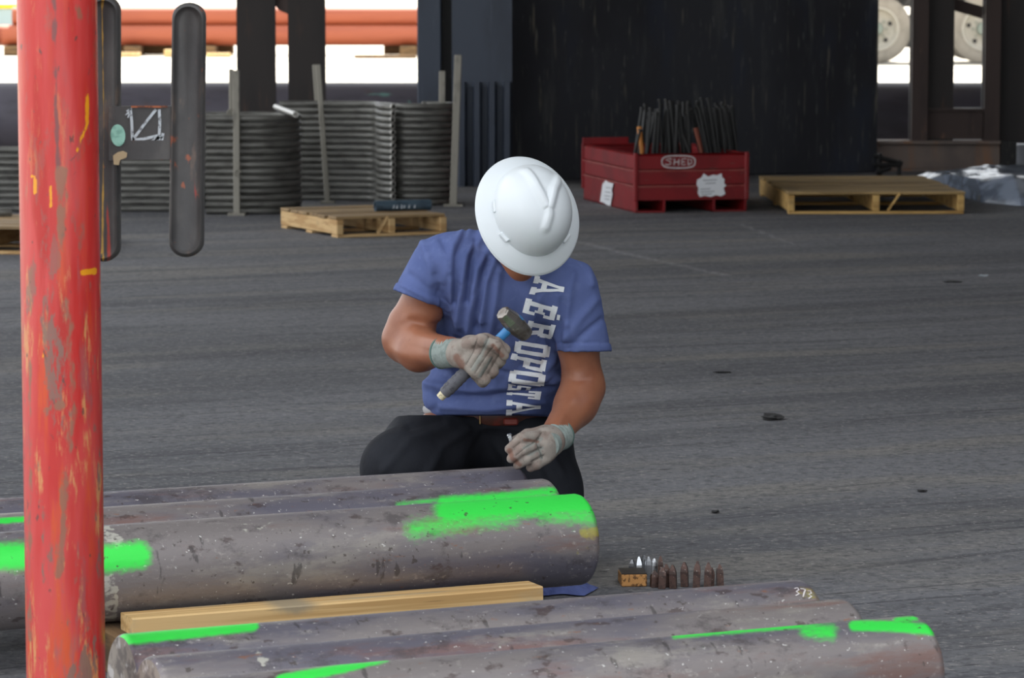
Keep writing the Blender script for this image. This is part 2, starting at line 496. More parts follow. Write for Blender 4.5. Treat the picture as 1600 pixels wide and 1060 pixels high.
m_white = M('white_tub_plastic', lin(210, 214, 222), .5)
m_hair = M('black_hair', lin(26, 22, 20), .6)

# ------------------------------------------------------------------ setting: floor, yard, roof, walls
def attr(o, name, vals):
    a = o.data.attributes.new(name, 'FLOAT', 'POINT')
    a.data.foreach_set('value', np.asarray(vals, dtype=np.float32))


def seg_dist(X, Y, pts):
    best = np.full(np.shape(X), 1e9)
    for (x0, y0), (x1, y1) in zip(pts[:-1], pts[1:]):
        dx, dy = x1 - x0, y1 - y0
        t = np.clip(((X - x0) * dx + (Y - y0) * dy) / (dx * dx + dy * dy + 1e-9), 0, 1)
        best = np.minimum(best, np.hypot(X - x0 - t * dx, Y - y0 - t * dy))
    return best


fx = np.concatenate([np.linspace(-10, -3, 15), np.linspace(-2.9, 4.5, 186), np.linspace(4.7, 60, 40)])
fy = np.concatenate([np.linspace(-8, 6.4, 13), np.linspace(6.5, 30.5, 340)])
FX, FY = np.meshgrid(fx, fy)
fv = np.stack([FX.ravel(), FY.ravel(), np.zeros(FX.size)], 1)
nx_, ny_ = len(fx), len(fy)
I = (np.arange(ny_ - 1)[:, None] * nx_ + np.arange(nx_ - 1)[None, :]).ravel()
ff = np.stack([I, I + 1, I + 1 + nx_, I + nx_], 1)
floor = mk('floor', fv, ff, m_floor)
tag(floor, kind='structure')
ca = [G(905, 378)[:2], G(975, 396)[:2], G(1050, 412)[:2], G(1140, 432)[:2]]
cb = [G(1155, 350)[:2], G(1240, 382)[:2]]
dd = np.minimum(seg_dist(fv[:, 0], fv[:, 1], ca), seg_dist(fv[:, 0], fv[:, 1], cb) * 1.5)
attr(floor, 'chalk', np.clip(1 - dd / .10, 0, 1) * .9)

yard = MB()
yard.box((0, 350, -.11), (1600, 639, .2))
yard.box((-55, 10, -.11), (90, 41, .2)); yard.box((110, 10, -.11), (100, 41, .2)); yard.box((6, -60, -.11), (32, 104, .2))
tag(yard.build('ground', m_ext, origin=(0, 60, 0)), kind='structure')
roof = MB(); roof.box((26, 23.0, 7.1), (64, 31, .2))  # unseen shed roof, its reach shaped to shade floor and beams
tag(roof.build('ceiling', m_roof, origin=(26, 23, 7)), kind='structure')

# dark plate wall at the back
wl, wr = G(787, 284), G(1371, 269)
wv = (wr - wl); wv[2] = 0; wlen = np.linalg.norm(wv); wv /= wlen
wn = np.array([-wv[1], wv[0], 0.0])
wm = MB(); wm.box((wl + wr) / 2 + wn * .06 + np.array([0, 0, 2.4]), (wlen, .12, 4.8), np.stack([wv, wn, [0, 0, 1]], 1), .01)
tag(wm.build('wall_back', m_darkwall, origin=(wl + wr) / 2), kind='structure')
# slate sheet wall with a corrugated foot, left of it
sl, sr = P(706, 0, 26.6), P(800, 0, 26.75)
ws = empty('wall_left', (sl[0], sl[1], 0)); tag(ws, kind='structure')
zt = P(750, 126, 26.6)[2]
ub = MB(); ub.box(((sl[0] + sr[0]) / 2, 26.72, (zt + 4.15) / 2), (sr[0] - sl[0], .08, 4.25 - zt))
ub.build('upper_sheet', m_bluewall, ws)
cg = MB(); npf = 4
pitch = (sr[0] - sl[0]) / npf
prof = []
for k in range(npf):
    x0 = sl[0] + k * pitch
    prof += [(x0, 26.70), (x0 + pitch * .35, 26.70), (x0 + pitch * .5, 26.62), (x0 + pitch * .85, 26.62), (x0 + pitch, 26.70)]
pv = [(x, y, 0.0) for x, y in prof] + [(x, y, zt - .01) for x, y in prof]
n_ = len(prof)
cg.add(pv, [[i, i + 1, n_ + i + 1, n_ + i] for i in range(n_ - 1)])
cg.add([(x, y + .04, z) for x, y, z in pv], [[i, i + 1, n_ + i + 1, n_ + i] for i in range(n_ - 1)])
cg.build('corrugated_sheet', m_bluewall, ws)


rw = MB(); rw.box((6.6, 14, 3.5), (.2, 34, 7), None, .01)  # added unseen wall, blocks light from the right side
tag(rw.build('wall_added_shade', m_darkwall, origin=(6.6, 14, 0)), kind='structure')

# ------------------------------------------------------------------ steel columns
def ibeam(mb, c, w, d, tf, tw, z0, z1, ang):
    """flanges face local +-y, web between; c: centre on the ground"""
    R = rotz(ang)
    for s in (-1, 1):
        mb.box(np.array([c[0], c[1], 0]) + R @ np.array([0, s * (d - tf) / 2, (z0 + z1) / 2]), (w, tf, z1 - z0), R)
    mb.box(np.array([c[0], c[1], 0]) + R @ np.array([0, 0, (z0 + z1) / 2]), (tw, d - 2 * tf, z1 - z0), R)


def ibeam_parts(name, label, c, w, d, z0, z1, ang, mat, group=None):
    t = empty(name, (c[0], c[1], z0)); tag(t, label, 'steel column', group)
    R = rotz(ang); tf = .022
    for s in (-1, 1):
        b = MB(); b.box(np.array([c[0], c[1], 0]) + R @ np.array([0, s * (d - tf) / 2, (z0 + z1) / 2]), (w, tf, z1 - z0), R)
        b.build('flange', mat, t)
    b = MB(); b.box(np.array([c[0], c[1], 0]) + R @ np.array([0, 0, (z0 + z1) / 2]), (.016, d - 2 * tf, z1 - z0), R)
    b.build('web', mat, t)
    b = MB(); b.box((c[0], c[1], z0 + .012), (w + .12, d + .12, .024), R); b.build('base_plate', mat, t)
    return t


c1, c2 = P(400, 0, 27.6), P(479, 0, 27.6)
t = ibeam_parts('steel_column', 'dark brown steel column behind the left stack of bent tubes', c1, .31, .32, 0, 5.0, .06, m_column, 'paired columns behind the tube stacks')
t2 = ibeam_parts('steel_column', 'dark brown steel column behind the stake of the middle tube stack', c2, .30, .32, 0, 5.0, .06, m_column, 'paired columns behind the tube stacks')
gb = MB()
gb.prism([P(x, y, 27.5) for x, y in ((424, -60), (452, -60), (452, 23), (436, 16), (424, 2))], (0, 0, 0), (0, .02, 0))
gb.build('diagonal_brace', m_column_r, t)

# slate column at the left end of the sheet wall
sc = P(681, 0, 27.0)
t = empty('steel_column', (sc[0], sc[1], 0)); tag(t, 'slate blue box column at the edge of the sheet wall', 'steel column')
b = MB(); b.box((P(671, 0, 26.9)[0], 27.0, 2.5), (.185, .22, 5), rotz(.0), .008); b.build('face_plate', m_bluewall, t)
b = MB(); b.box((P(700, 0, 27.1)[0], 27.14, 2.5), (.12, .2, 5)); b.build('dark_gap_strip', m_black, t)  # black strip stands in for the dark gap beside the column
b = MB(); b.box((sc[0], 27.04, .012), (.42, .34, .024)); b.build('base_plate', m_black, t)

# right hand frame: two columns on a base beam with a cross member
DR = 28.9
zb1 = P(1450, 219, DR)[2]; zb0 = 0.0
fr = empty('steel_trestle', P(1470, 262, DR) * np.array([1, 1, 0])); tag(fr, 'brown rusted steel trestle of columns and beams right of the dark wall', 'trestle')
xa, xb = P(1350, 0, DR)[0], P(1560, 0, DR)[0]
yb = P(1450, 230, DR)[1]
b = MB()
b.box(((xa + xb) / 2, yb, zb1 - .012), (xb - xa, .30, .024)); b.box(((xa + xb) / 2, yb, .012), (xb - xa, .30, .024)); b.box(((xa + xb) / 2, yb - .06, zb1 / 2), (xb - xa, .02, zb1 - .048))
b.build('base_beam', m_base, fr)
zc0, zc1 = P(1450, 216, DR)[2], P(1450, 171, DR)[2]
b = MB(); x0, x1 = P(1446, 0, DR)[0], P(1534, 0, DR)[0]
b.box(((x0 + x1) / 2, yb + .02, zc1), (x1 - x0, .2, .024)); b.box(((x0 + x1) / 2, yb - .03, (zc0 + zc1) / 2), (x1 - x0, .02, zc1 - zc0))
b.build('cross_member', m_column_r, fr)
for (px0, px1, pw) in ((1421, 1446, 1488), (1534, 1558, 1640)):  # lit flange lighter, shaded web recess darker, both put into the colour
    xl, xm, xr = P(px0, 0, DR)[0], P(px1, 0, DR)[0], P(pw, 0, DR)[0]
    b = MB(); b.box(((xl + xm) / 2, yb - .10, (zb1 + 5) / 2), (xm - xl, .06, 5 - zb1)); b.build('column_flange', m_column_r, fr)
    b = MB(); b.box(((xm + xr) / 2, yb - .02, (zb1 + 5) / 2), (xr - xm, .03, 5 - zb1)); b.build('column_web', m_column, fr)
    b = MB(); b.box(((xl + xr) / 2, yb + .09, (zb1 + 5) / 2), ((xr - xl) * .98, .05, 5 - zb1)); b.build('rear_flange', m_column, fr)
b = MB(); a, b2 = P(1440, -8, DR + .15), P(1570, 30, DR + .15)
dv = (b2 - a) / np.linalg.norm(b2 - a); uv = np.cross(dv, [0, 1, 0])
b.box((a + b2) / 2, (np.linalg.norm(b2 - a), .03, .1), np.stack([dv, [0, 1, 0], uv], 1)); b.build('diagonal_brace', m_column_r, fr)
b = MB(); b.box((P(1573, 0, DR)[0], yb, zb1 / 2), (.13, .25, zb1)); b.build('foot_block', m_black, fr)

# ------------------------------------------------------------------ long pipes outside
def long_pipe(name, label, p0, p1, r, mat, cat='pipe', n=24, group=None, segs=60, hollow=.82):
    b = MB(); b.tube([np.asarray(p0) + (np.asarray(p1) - np.asarray(p0)) * k / segs for k in range(segs + 1)], r, n, hollow=hollow)
    o = b.build(name, mat, origin=(np.asarray(p0) + np.asarray(p1)) / 2)
    smooth_by_angle(o, 40)
    tag(o, label, cat, group)
    return o


bp0, bp1 = P(-1100, 0, 31.6), P(1700, 0, 31.6)
RB = .33
yb_ = 31.4
o = long_pipe('long_steel_pipe', 'thick violet grey steel pipe lying outside behind the columns', (bp0[0], yb_, RB), (bp1[0], yb_, RB), RB, m_bigpipe, segs=400)
wv_ = np.array([v.co[:] for v in o.data.vertices]) + np.array(o.location)
X_, Y_ = pix(wv_)
attr(o, 'paint', np.clip(1.2 - seg_dist(X_, Y_, [(566, 152), (604, 150), (640, 156)]) / 6, 0, 1))

# red oxide pipes far out in the yard, resting on timber blocks
DY = 73.0
def yardx(px, d=DY): return P(px, 0, d)[0]
yy = 72.6
rr = .213
zlow = CAM[2] - (54 + 34) / FPX * DY
zup = zlow + .385
DYR = 73.4
yr = empty('pipe_support', (yardx(330), yy + .3, 0)); tag(yr, 'low timber support under the red oxide pipes outside', 'support')
for px in (30, 215, 330, 640, 900):
    x = yardx(px)
    b = MB(); b.box((x, yy + .2, (zlow - rr) / 2), (.35, 1.3, zlow - rr), None, .02); b.build('timber_block', m_oldwood, yr)
pile = [(12, 1010, 0.0, zlow, 'lower red oxide pipe outside with its open end left of the red post'),
        (-400, 1000, .44, zlow, 'lower red oxide pipe outside, second row back'),
        (26, 1005, .22, zlow + .378, 'upper red oxide pipe outside lying on the lower pair')]
for (p0_, p1_) in ((16, 34), (178, 366), (600, 700)):  # added dark beams, stand in for the shade under the pipes
    xa_, xb_ = yardx(p0_), yardx(p1_)
    b = MB(); b.box(((xa_ + xb_) / 2, yy + .55, .10), (xb_ - xa_, .22, .2), None, .02); b.build('shade_beam', m_oldwood, yr)
for (a_, e_, off, z_, lb) in pile:
    long_pipe('red_oxide_pipe', lb, (yardx(a_), yy + off, z_), (yardx(e_), yy + off, z_), rr, m_redpipe, n=20, segs=4, group='red oxide pipes outside', hollow=.86)
# loose blocks in front of the pile
for i, (px, w, h, lb) in enumerate([(205, .5, .10, 'pale timber offcut left of the black steel slat, under the red pipes'), (275, .35, .16, 'pale timber block under the red pipes behind the black steel slat'),
                                     (345, .5, .09, 'pale timber offcut under the red pipes near the left column')]):
    x = yardx(px, 71)
    b = MB(); b.box((x, 70.6, h / 2), (w, .2, h), rotz(.2 * (i - 1)), .012)
    tag(b.build('timber_offcut', m_lumber, origin=(x, 70.6, 0)), lb, 'timber')
# low curb plank under right part of pile and pale machine at far left
b = MB(); x0, x1 = yardx(556, 70), yardx(652, 70)
b.box(((x0 + x1) / 2, 69.6, .035), (x1 - x0, .16, .07), None, .01)
tag(b.build('timber_plank', m_oldwood, origin=((x0 + x1) / 2, 69.6, 0)), 'long thin timber plank lying outside below the red pipes', 'timber')
bx = yardx(0, 84)
t = empty('storage_container', (bx, 84, 0)); tag(t, 'pale blue grey container with yellow top rail beyond the red pipes', 'container')
b = MB(); b.box((bx, 84.0, .45), (1.2, 1.2, .86), None, .02); b.build('body', M('pale_blue_grey', lin(150, 168, 170), .6), t)
b = MB(); b.box((bx, 84.0, .93), (1.3, 1.3, .1), None, .02); b.build('top_rail', m_yellow, t)


# ------------------------------------------------------------------ trailer in the yard (two wheels in view)
DT = 66.0
def wheel(name, cx, cy, cz, r, mirror=1):
    t = empty(name, (cx, cy, cz))
    prof = [(-.14, .62), (-.15, .78), (-.15, .90), (-.12, .985), (-.06, 1.0), (.06, 1.0), (.12, .985), (.15, .9), (.15, .62)]
    n = 48; v = []; f = []
    for k in range(n):
        a = 2 * math.pi * k / n
        for (w, q) in prof: v.append((cx + math.cos(a) * q * r, cy + w, cz + math.sin(a) * q * r))
    m_ = len(prof)
    for k in range(n):
        for j in range(m_): f.append([k * m_ + j, k * m_ + (j + 1) % m_, ((k + 1) % n) * m_ + (j + 1) % m_, ((k + 1) % n) * m_ + j])
    o = mk('tyre', v, f, m_tyre, t, smooth=False); smooth_by_angle(o, 40)
    prof = [(-.155, .64), (-.16, .60), (-.10, .56), (.0, .52), (.03, .40), (.0, .24), (-.02, .22), (-.03, .0)]
    v = []; f = []
    for k in range(n):
        a = 2 * math.pi * k / n
        for (w, q) in prof: v.append((cx + math.cos(a) * q * r, cy + w, cz + math.sin(a) * q * r))
    m_ = len(prof)
    for k in range(n):
        for j in range(m_ - 1): f.append([k * m_ + j, k * m_ + j + 1, ((k + 1) % n) * m_ + j + 1, ((k + 1) % n) * m_ + j])
    o = mk('rim', v, f, m_rim, t); smooth_by_angle(o, 40)
    for k in range(5):
        a = 2 * math.pi * (k + .3) / 5
        b = MB(); b.tube([(cx + math.cos(a) * .42 * r, cy + .0, cz + math.sin(a) * .42 * r), (cx + math.cos(a) * .42 * r, cy + .022, cz + math.sin(a) * .42 * r)], .065 * r / .5 * .5, 10)
        b.build('hand_hole', m_black, t)
    b = MB(); b.tube([(cx, cy - .12, cz), (cx, cy - .02, cz)], [.16 * r, .2 * r], 16); b.build('hub', m_hub, t)
    for k in range(8):
        a = 2 * math.pi * k / 8
        b = MB(); b.tube([(cx + math.cos(a) * .28 * r, cy - .05, cz + math.sin(a) * .28 * r), (cx + math.cos(a) * .28 * r, cy, cz + math.sin(a) * .28 * r)], .02, 6)
        b.build('wheel_nut', m_hub, t)
    return t


RW = 53.0 / FPX * DT
yt = 65.6
czw = RW
truck = empty('flatbed_truck', (P(1450, 0, DT)[0], yt + 1, 0)); tag(truck, 'dusty truck parked in the sunlit yard with pale tyres', 'truck')
def adopt(child, parent):
    child.location = Vector(child.location) - Vector(parent.location); child.parent = parent
for px in (1364, 1528):
    w = wheel('wheel', P(px, 0, DT)[0], yt, czw, RW); adopt(w, truck)
    # flatten: a wheel's pieces stay one level below the wheel
b = MB(); xl, xr = P(1290, 0, DT)[0], P(1680, 0, DT)[0]
b.box(((xl + xr) / 2, yt + .7, 1.18), (xr - xl, .9, .24), None, .02); b.build('chassis_beam', m_chassis, truck)
b = MB(); b.box(((xl + xr) / 2, yt + 1.0, 1.62), (xr - xl, 2.3, .5), None, .03); b.build('load_bed', m_chassis, truck)
for px in (1364, 1528):
    x = P(px, 0, DT)[0]
    b = MB(); b.tube([(x, yt + .1, czw), (x, yt + 2.0, czw)], .09, 10); b.build('axle', m_chassis, truck)
    b = MB(); b.tube([(x, yt + 1.7, czw), (x, yt + 2.05, czw)], RW * .97, 28); b.build('inner_tyre', m_tyre, truck)
b = MB(); x = P(1408, 0, DT)[0]
b.box((x, yt + .35, .60), (.34, .5, .62), None, .03); b.build('tool_box', M('mud_black', lin(52, 50, 46), .8), truck)
b = MB(); a = np.array([P(1399, 0, DT)[0], yt + .1, 1.02]); e = np.array([P(1419, 0, DT)[0], yt + .1, 1.25])
b.tube([a, e], .035, 8); b.build('stay_bar', m_chassis, truck)


# ------------------------------------------------------------------ stacks of bent tubes
ORD = ['topmost', 'second', 'third', 'fourth', 'fifth', 'sixth', 'seventh', 'eighth', 'ninth', 'tenth', 'eleventh', 'twelfth', 'thirteenth',
       'fourteenth', 'fifteenth', 'sixteenth', 'seventeenth', 'eighteenth', 'nineteenth']


def tube_stack(path, r, n, z0, label, group, hollow=.6, ring=False):
    b = MB(); b.tube(path, r, 10, hollow=hollow)
    proto = b.build('bent_tube', m_tube, origin=path[0] * np.array([1, 1, 0]))
    smooth_by_angle(proto, 50)
    cut = None
    if ring:
        e, t_ = path[-1], path[-1] - path[-2]; t_ = t_ / np.linalg.norm(t_)
        sx_ = np.cross(t_, [0, 0, 1.0]); v_ = []; n_ = 14
        for (rad, off) in ((.62, .001), (.86, .003), (1.04, .001), (1.04, -.012)):
            v_ += [e + t_ * off + r * rad * (math.cos(q) * sx_ + math.sin(q) * np.array([0, 0, 1.0])) for q in np.linspace(0, 2 * math.pi, n_, endpoint=False)]
        cut = mk('cut_end', v_, [[a * n_ + k, a * n_ + (k + 1) % n_, (a + 1) * n_ + (k + 1) % n_, (a + 1) * n_ + k] for a in range(3) for k in range(n_)], m_tube_lt, proto)
    for i in range(n):
        o = proto if i == 0 else proto.copy()
        if i:
            COL.objects.link(o)
            if cut: c2_ = cut.copy(); COL.objects.link(c2_); c2_.parent = o
        o.location = Vector((proto.location.x if i else o.location.x, proto.location.y if i else o.location.y, 0))
        k = n - 1 - i
        lb = ('topmost %s' % label) if k == 0 else ('%s highest %s' % (ORD[k], label))
        if i == 0 and n > 1: lb = 'lowest %s' % label
        tag(o, lb, 'steel tube', group)
        o.location.z = z0 + r + i * 2.03 * r
        o.location.x += RNG.uniform(-.003, .003); o.location.y += RNG.uniform(-.002, .002)


def arc(cx, cy, r, a0, a1, n=14):
    return [np.array([cx + r * math.cos(a0 + (a1 - a0) * k / n), cy + r * math.sin(a0 + (a1 - a0) * k / n), 0]) for k in range(n + 1)]


def stakes(label_f, pf, pf2, d, lean_r, w, group, pr, dr):
    """front stake + rear stake, both standing on the floor"""
    a = G(*pf)
    top = P(pf2[0], pf2[1], a @ FW - CAM @ FW)
    return a, top


tr = .0222
# front left stack, U bends turning back at the right
d1 = G(393, 335)[1]
xr_ = P(463, 250, d1)[0]; xl_ = P(322, 250, d1)[0]
rb = .30
path1 = [np.array([xl_, d1, 0]), np.array([(xl_ + xr_ - rb) / 2, d1, 0])] + arc(xr_ - rb, d1 + rb, rb, -math.pi / 2, math.pi / 2, 18) + [np.array([xr_ - rb - .5, d1 + 2 * rb, 0])]
tube_stack(path1, tr, 15, 0.0, 'U-bent grey tube in the left stack by the white stake', 'U-bent tubes in the left stack')
# middle stack: straight run, right end bending to the viewer so the cut ends show
d2 = G(512, 317)[1]
xm0 = P(436, 250, d2 + .25)[0]; xm1 = P(598, 250, d2 + .2)[0]
d3 = G(660, 321)[1]
xe = P(615, 250, d3)[0]
path2 = [np.array([xm0, d2 + .30, 0]), np.array([(xm0 + xe) / 2, d2 + .27, 0]), np.array([xe - .21, d2 + .22, 0]), np.array([xe - .16, d2 + .19, 0]), np.array([xe - .13, d2 + .12, 0]), np.array([xe - .105, d3 + .09, 0]), np.array([xe - .07, d3 + .0, 0]), np.array([xe - .045, d3 - .04, 0]), np.array([xe, d3 - .085, 0])]
tube_stack(path2, tr, 16, 0.0, 'grey tube in the middle stack, cut end turned forward', 'tubes in the middle stack', ring=True)
# right stack
d3 = G(660, 321)[1]
x30, x31 = P(613, 250, d3)[0], P(706, 250, d3)[0]
rb = .22
path3 = [np.array([x30 - .10, d3 + .34, 0]), np.array([x30 - .005, d3 + .12, 0]), np.array([x30 + .05, d3 + .02, 0]), np.array([x30 + .10, d3, 0])] + arc(x31 - rb, d3 + rb, rb, -math.pi / 2, math.pi / 2, 16) + [np.array([x30 + .25, d3 + 2 * rb, 0])]
tube_stack(path3, tr, 16, 0.0, 'curved grey tube in the right stack by the slate column', 'curved tubes in the right stack')
for (p_, lb) in ((((462, 179), (431, 167)), 'bright loose tube lying across the top of the left stack'),):
    za = (15 if p_[0][0] < 500 else 16) * 2.03 * tr + .024
    a, e = G(*p_[0], za), G(*p_[1], za)
    b = MB(); b.tube([a, e], .02, 10, hollow=.6); o = b.build('loose_tube', m_tube_lt, origin=(a + e) / 2); smooth_by_angle(o, 50); tag(o, lb, 'steel tube')
# far left stack behind the red post
d0 = G(230, 331)[1]
x00, x01 = P(-30, 250, d0)[0], P(300, 250, d0)[0]
path0 = [np.array([x00, d0, 0]), np.array([(x00 + x01) / 2, d0, 0]), np.array([x01, d0, 0])]
tube_stack(path0, tr, 10, 0.0, 'straight grey tube in the low stack behind the red post', 'straight tubes behind the red post')


def stake(name, label, foot, top, d, w, t_, mat, extras=()):
    a, e = P(foot[0], foot[1], d), P(top[0], top[1], d)
    a[2] = 0.0
    o = empty(name, (a[0], a[1], 0)); tag(o, label, 'stake')
    dv = (e - a) / np.linalg.norm(e - a); sx = np.cross([0, 1, 0], dv); sx /= np.linalg.norm(sx); sy = np.cross(dv, sx)
    b = MB(); b.box((a + e) / 2, (w, t_, np.linalg.norm(e - a)), np.stack([sx, sy, dv], 1), .004); b.build('bar', mat, o)
    b = MB(); b.box((a[0], a[1], .008), (w * 2.6, .12, .016)); b.build('foot_plate', mat, o)
    for (px, py) in extras:
        c = P(px, py, d - .03)
        b = MB(); b.tube([c + np.array([0.02 * math.cos(q), -.01, .02 * math.sin(q)]) for q in np.linspace(0, 5.2, 10)], .006, 6); b.build('hook_ring', mat, o)
    return o


stake('stack_stake', 'pale flat stake standing in front of the left tube stack', (370, 337), (369, 110), d1 - .06, .045, .022, m_stake, [(371, 270)])
stake('stack_stake', 'thin stake rising behind the left tube stack, its top beside the pale stake', (362, 320), (361, 108), d1 + .10, .03, .02, m_stake, [(360, 176)])
stake('stack_stake', 'leaning flat stake in front of the middle tube stack', (512, 318), (497, 101), d2 - .02, .038, .02, m_stake)
stake('stack_stake', 'short stake top leaning behind the middle tube stack', (506, 312), (491, 101), d2 + .4, .03, .02, m_stake, [(500, 163)])
stake('stack_stake', 'tall pale stake at the right end of the right tube stack', (708, 322), (716, 86), d3 - .06, .052, .024, m_stake)
stake('stack_stake', 'short stake inside the bend of the right tube stack', (690, 314), (691, 111), d3 + .22, .046, .024, m_stake)


# ------------------------------------------------------------------ pallets
def pallet(name, label, corner, ang, wx, wy, h, mat, deck_mat, nstr=3, ndeck=6, seed=1, splinter=False, deck_along='x', nbot=3):
    """corner: front-left foot on the floor; stringers run along local y, deck boards along local x"""
    R = rotz(ang); rg = random.Random(seed)
    t = empty(name, (corner[0], corner[1], 0), ang); tag(t, label, 'pallet')
    bt = .018
    L = lambda b, nm, m: b.build(nm, m, t, world=False)
    for i in range(nstr):
        x = .02 + (wx - .04 - .0) * i / (nstr - 1)
        b = MB(); b.box((x, wy / 2, h / 2), (.045 if nstr > 2 else .05, wy, h - 2 * bt - .004), None, .004); L(b, 'stringer', mat)
    bw = wy / ndeck
    for i in range(ndeck):
        y = bw * (i + .5)
        b = MB(); b.box((wx / 2 + rg.uniform(-.006, .006), y, h - bt / 2 + rg.uniform(-.0025, .0025)), (wx + rg.uniform(-.01, .02), bw * rg.uniform(.74, .90), bt), rotz(rg.uniform(-.010, .010)), .003)
        L(b, 'deck_board', deck_mat)
    for i in range(nbot):
        y = .05 + (wy - .1) * i / (nbot - 1)
        b = MB(); b.box((wx / 2, y, bt / 2), (wx, .1, bt), None, .003); L(b, 'bottom_board', mat)
    if splinter:
        b = MB(); b.box((wx * splinter, .012, h * .55), (.016, .012, h * .95), np.stack([[math.cos(.6), 0, -math.sin(.6)], [0, 1, 0], [math.sin(.6), 0, math.cos(.6)]], 1)); L(b, 'splinter', mat)
    return t


cl = G(527, 372)
pallet('wooden_pallet', 'small pale wooden pallet in front of the tube stacks', cl, math.radians(25), .74, .96, .13, m_wood, m_wood_dk, 3, 6, 3, .42)
# slate pipe piece lying on it
sp0 = np.array(P(588, 322, cl[1] + .55)); zsp = .13 + .034
sp0 = G(586, 322, zsp); sp1 = G(672, 320, zsp)
t = empty('pipe_offcut', ((sp0 + sp1) / 2) * np.array([1, 1, 0]) + np.array([0, 0, .13])); tag(t, 'slate blue pipe offcut lying on the small pallet', 'pipe')
b = MB(); b.tube([sp0, sp1], .034, 20, hollow=.8); o = b.build('barrel', m_slate, t); smooth_by_angle(o, 40)
mk_ = MB()
for (u, s) in ((.34, .02), (.40, .022), (.48, .024), (.53, .018), (.62, .02), (.72, .02)):
    c = sp0 + (sp1 - sp0) * u + np.array([0, -.0345, -.006]); mk_.box(c, (.010, .003, s), None)
mk_.build('chalk_mark', m_chalk_g, t)

cr = G(1232, 335)
pallet('wooden_pallet', 'long honey coloured wooden pallet right of the red steel bin', cr, math.radians(1.5), 1.2, 2.0, .15, m_wood_far, m_deck_far, 3, 11, 5, .60)
cfl = G(95, 399)
pallet('wooden_pallet', 'wooden pallet at the left edge behind the red post', cfl + np.array([-1.02, 0.18, 0]), math.radians(-10), 1.0, 1.1, .16, m_wood, m_wood_dk, 3, 6, 8)
c = G(3, 338, .16)
b = MB(); b.tube([c + np.array([-.15, -.05, .025]), c + np.array([.06, 0, .025])], .025, 12, hollow=.7)
o = b.build('pipe_offcut', m_tube, origin=c); smooth_by_angle(o, 40); tag(o, 'short grey pipe offcut lying on the pallet at the left edge', 'pipe')


# ------------------------------------------------------------------ red steel bin
ang = math.radians(12.5)
bx_ = np.array([math.cos(ang), math.sin(ang), 0]); by_ = np.array([-math.sin(ang), math.cos(ang), 0]); bz_ = np.array([0, 0, 1.0])
bc = G(993, 333)
BW, BL = .79, 1.5
zf = .085; zt_ = .405
binr = empty('steel_bin', (bc[0], bc[1], 0), ang); tag(binr, 'dark red steel bin holding black rods, marked SHED in chalk', 'bin')
LB = lambda b, nm, m: b.build(nm, m, binr, world=False)
nband = 3
hb = (zt_ - zf) / nband
wall_prof = []
for k in range(nband):
    z0 = zf + k * hb
    wall_prof += [(0, z0), (0, z0 + hb * .84), (.018, z0 + hb * .93)]
wall_prof.append((0, zt_))


def bin_wall(p0, p1, nrm, zlift=0):
    """ribbed sheet: profile offset inward along nrm"""
    b = MB(); n = len(wall_prof); v = []
    for p in (p0, p1):
        for (o_, z) in wall_prof: v.append((p[0] + nrm[0] * o_, p[1] + nrm[1] * o_, z))
    for p in (p0, p1):
        for (o_, z) in wall_prof: v.append((p[0] + nrm[0] * (o_ + .012), p[1] + nrm[1] * (o_ + .012), z))
    f = [[i, i + 1, n + i + 1, n + i] for i in range(n - 1)] + [[2 * n + i, 2 * n + i + 1, 3 * n + i + 1, 3 * n + i] for i in range(n - 1)]
    f += [[n - 1, 2 * n - 1, 4 * n - 1, 3 * n - 1]]
    b.add(v, f)
    return b


for (p0, p1, nm) in (((0, 0), (BW, 0), (0, 1)), ((0, 0), (0, BL), (1, 0)), ((BW, 0), (BW, BL), (-1, 0)), ((0, BL), (BW, BL), (0, -1))):
    LB(bin_wall(p0, p1, nm), 'side_panel', m_red)
# light scuffed ledges on the visible panels
for k in (1, 2):
    z0 = zf + k * hb
    b = MB(); b.box((BW / 2, -.004, z0 - .012), (BW, .008, .012)); LB(b, 'ledge', m_red_edge)
    b = MB(); b.box((-.004, BL / 2, z0 - .012), (.008, BL, .012)); LB(b, 'ledge', m_red_edge)
b = MB(); b.box((BW / 2, BL / 2, zf + .01), (BW - .02, BL - .02, .02)); LB(b, 'bottom_plate', m_red)
for (x, y) in ((0.0, 0.0), (BW, 0.0), (0, BL), (BW, BL)):
    b = MB(); b.box((x, y, (zf + zt_) / 2), (.03, .03, zt_ - zf + .01), None, .006); LB(b, 'corner_post', m_red)
b = MB(); b.box((.16, BL - .006, zt_ + .02), (.34, .02, .05)); LB(b, 'rear_tab', m_red)
for (x0, x1) in ((.0, .21), (.55, BW)):
    b = MB()
    b.box((x0 + .008, BL / 2, zf / 2), (.016, BL, zf)); b.box(((x0 + x1) / 2, BL / 2, .006), (x1 - x0, BL, .012))
    b.box((x1 - .008, BL / 2, zf / 2), (.016, BL, zf))
    LB(b, 'skid', m_red)
fp0, fn = bc + by_ * -.006, by_


def ribbon(pts, w, lift_dir, thick=.0025):
    """flat stroke following 3D points on a plane; lift_dir: towards the viewer side"""
    b = MB(); pts = [np.asarray(p, float) for p in pts]
    ld = np.asarray(lift_dir, float)
    L_, R_ = [], []
    for i, p in enumerate(pts):
        t_ = pts[min(i + 1, len(pts) - 1)] - pts[max(i - 1, 0)]; t_ /= np.linalg.norm(t_) + 1e-9
        s_ = np.cross(t_, ld); s_ /= np.linalg.norm(s_) + 1e-9
        L_.append(p + s_ * w / 2 + ld * thick); R_.append(p - s_ * w / 2 + ld * thick)
    n = len(pts)
    b.add(L_ + R_, [[i, i + 1, n + i + 1, n + i] for i in range(n - 1)])
    return b


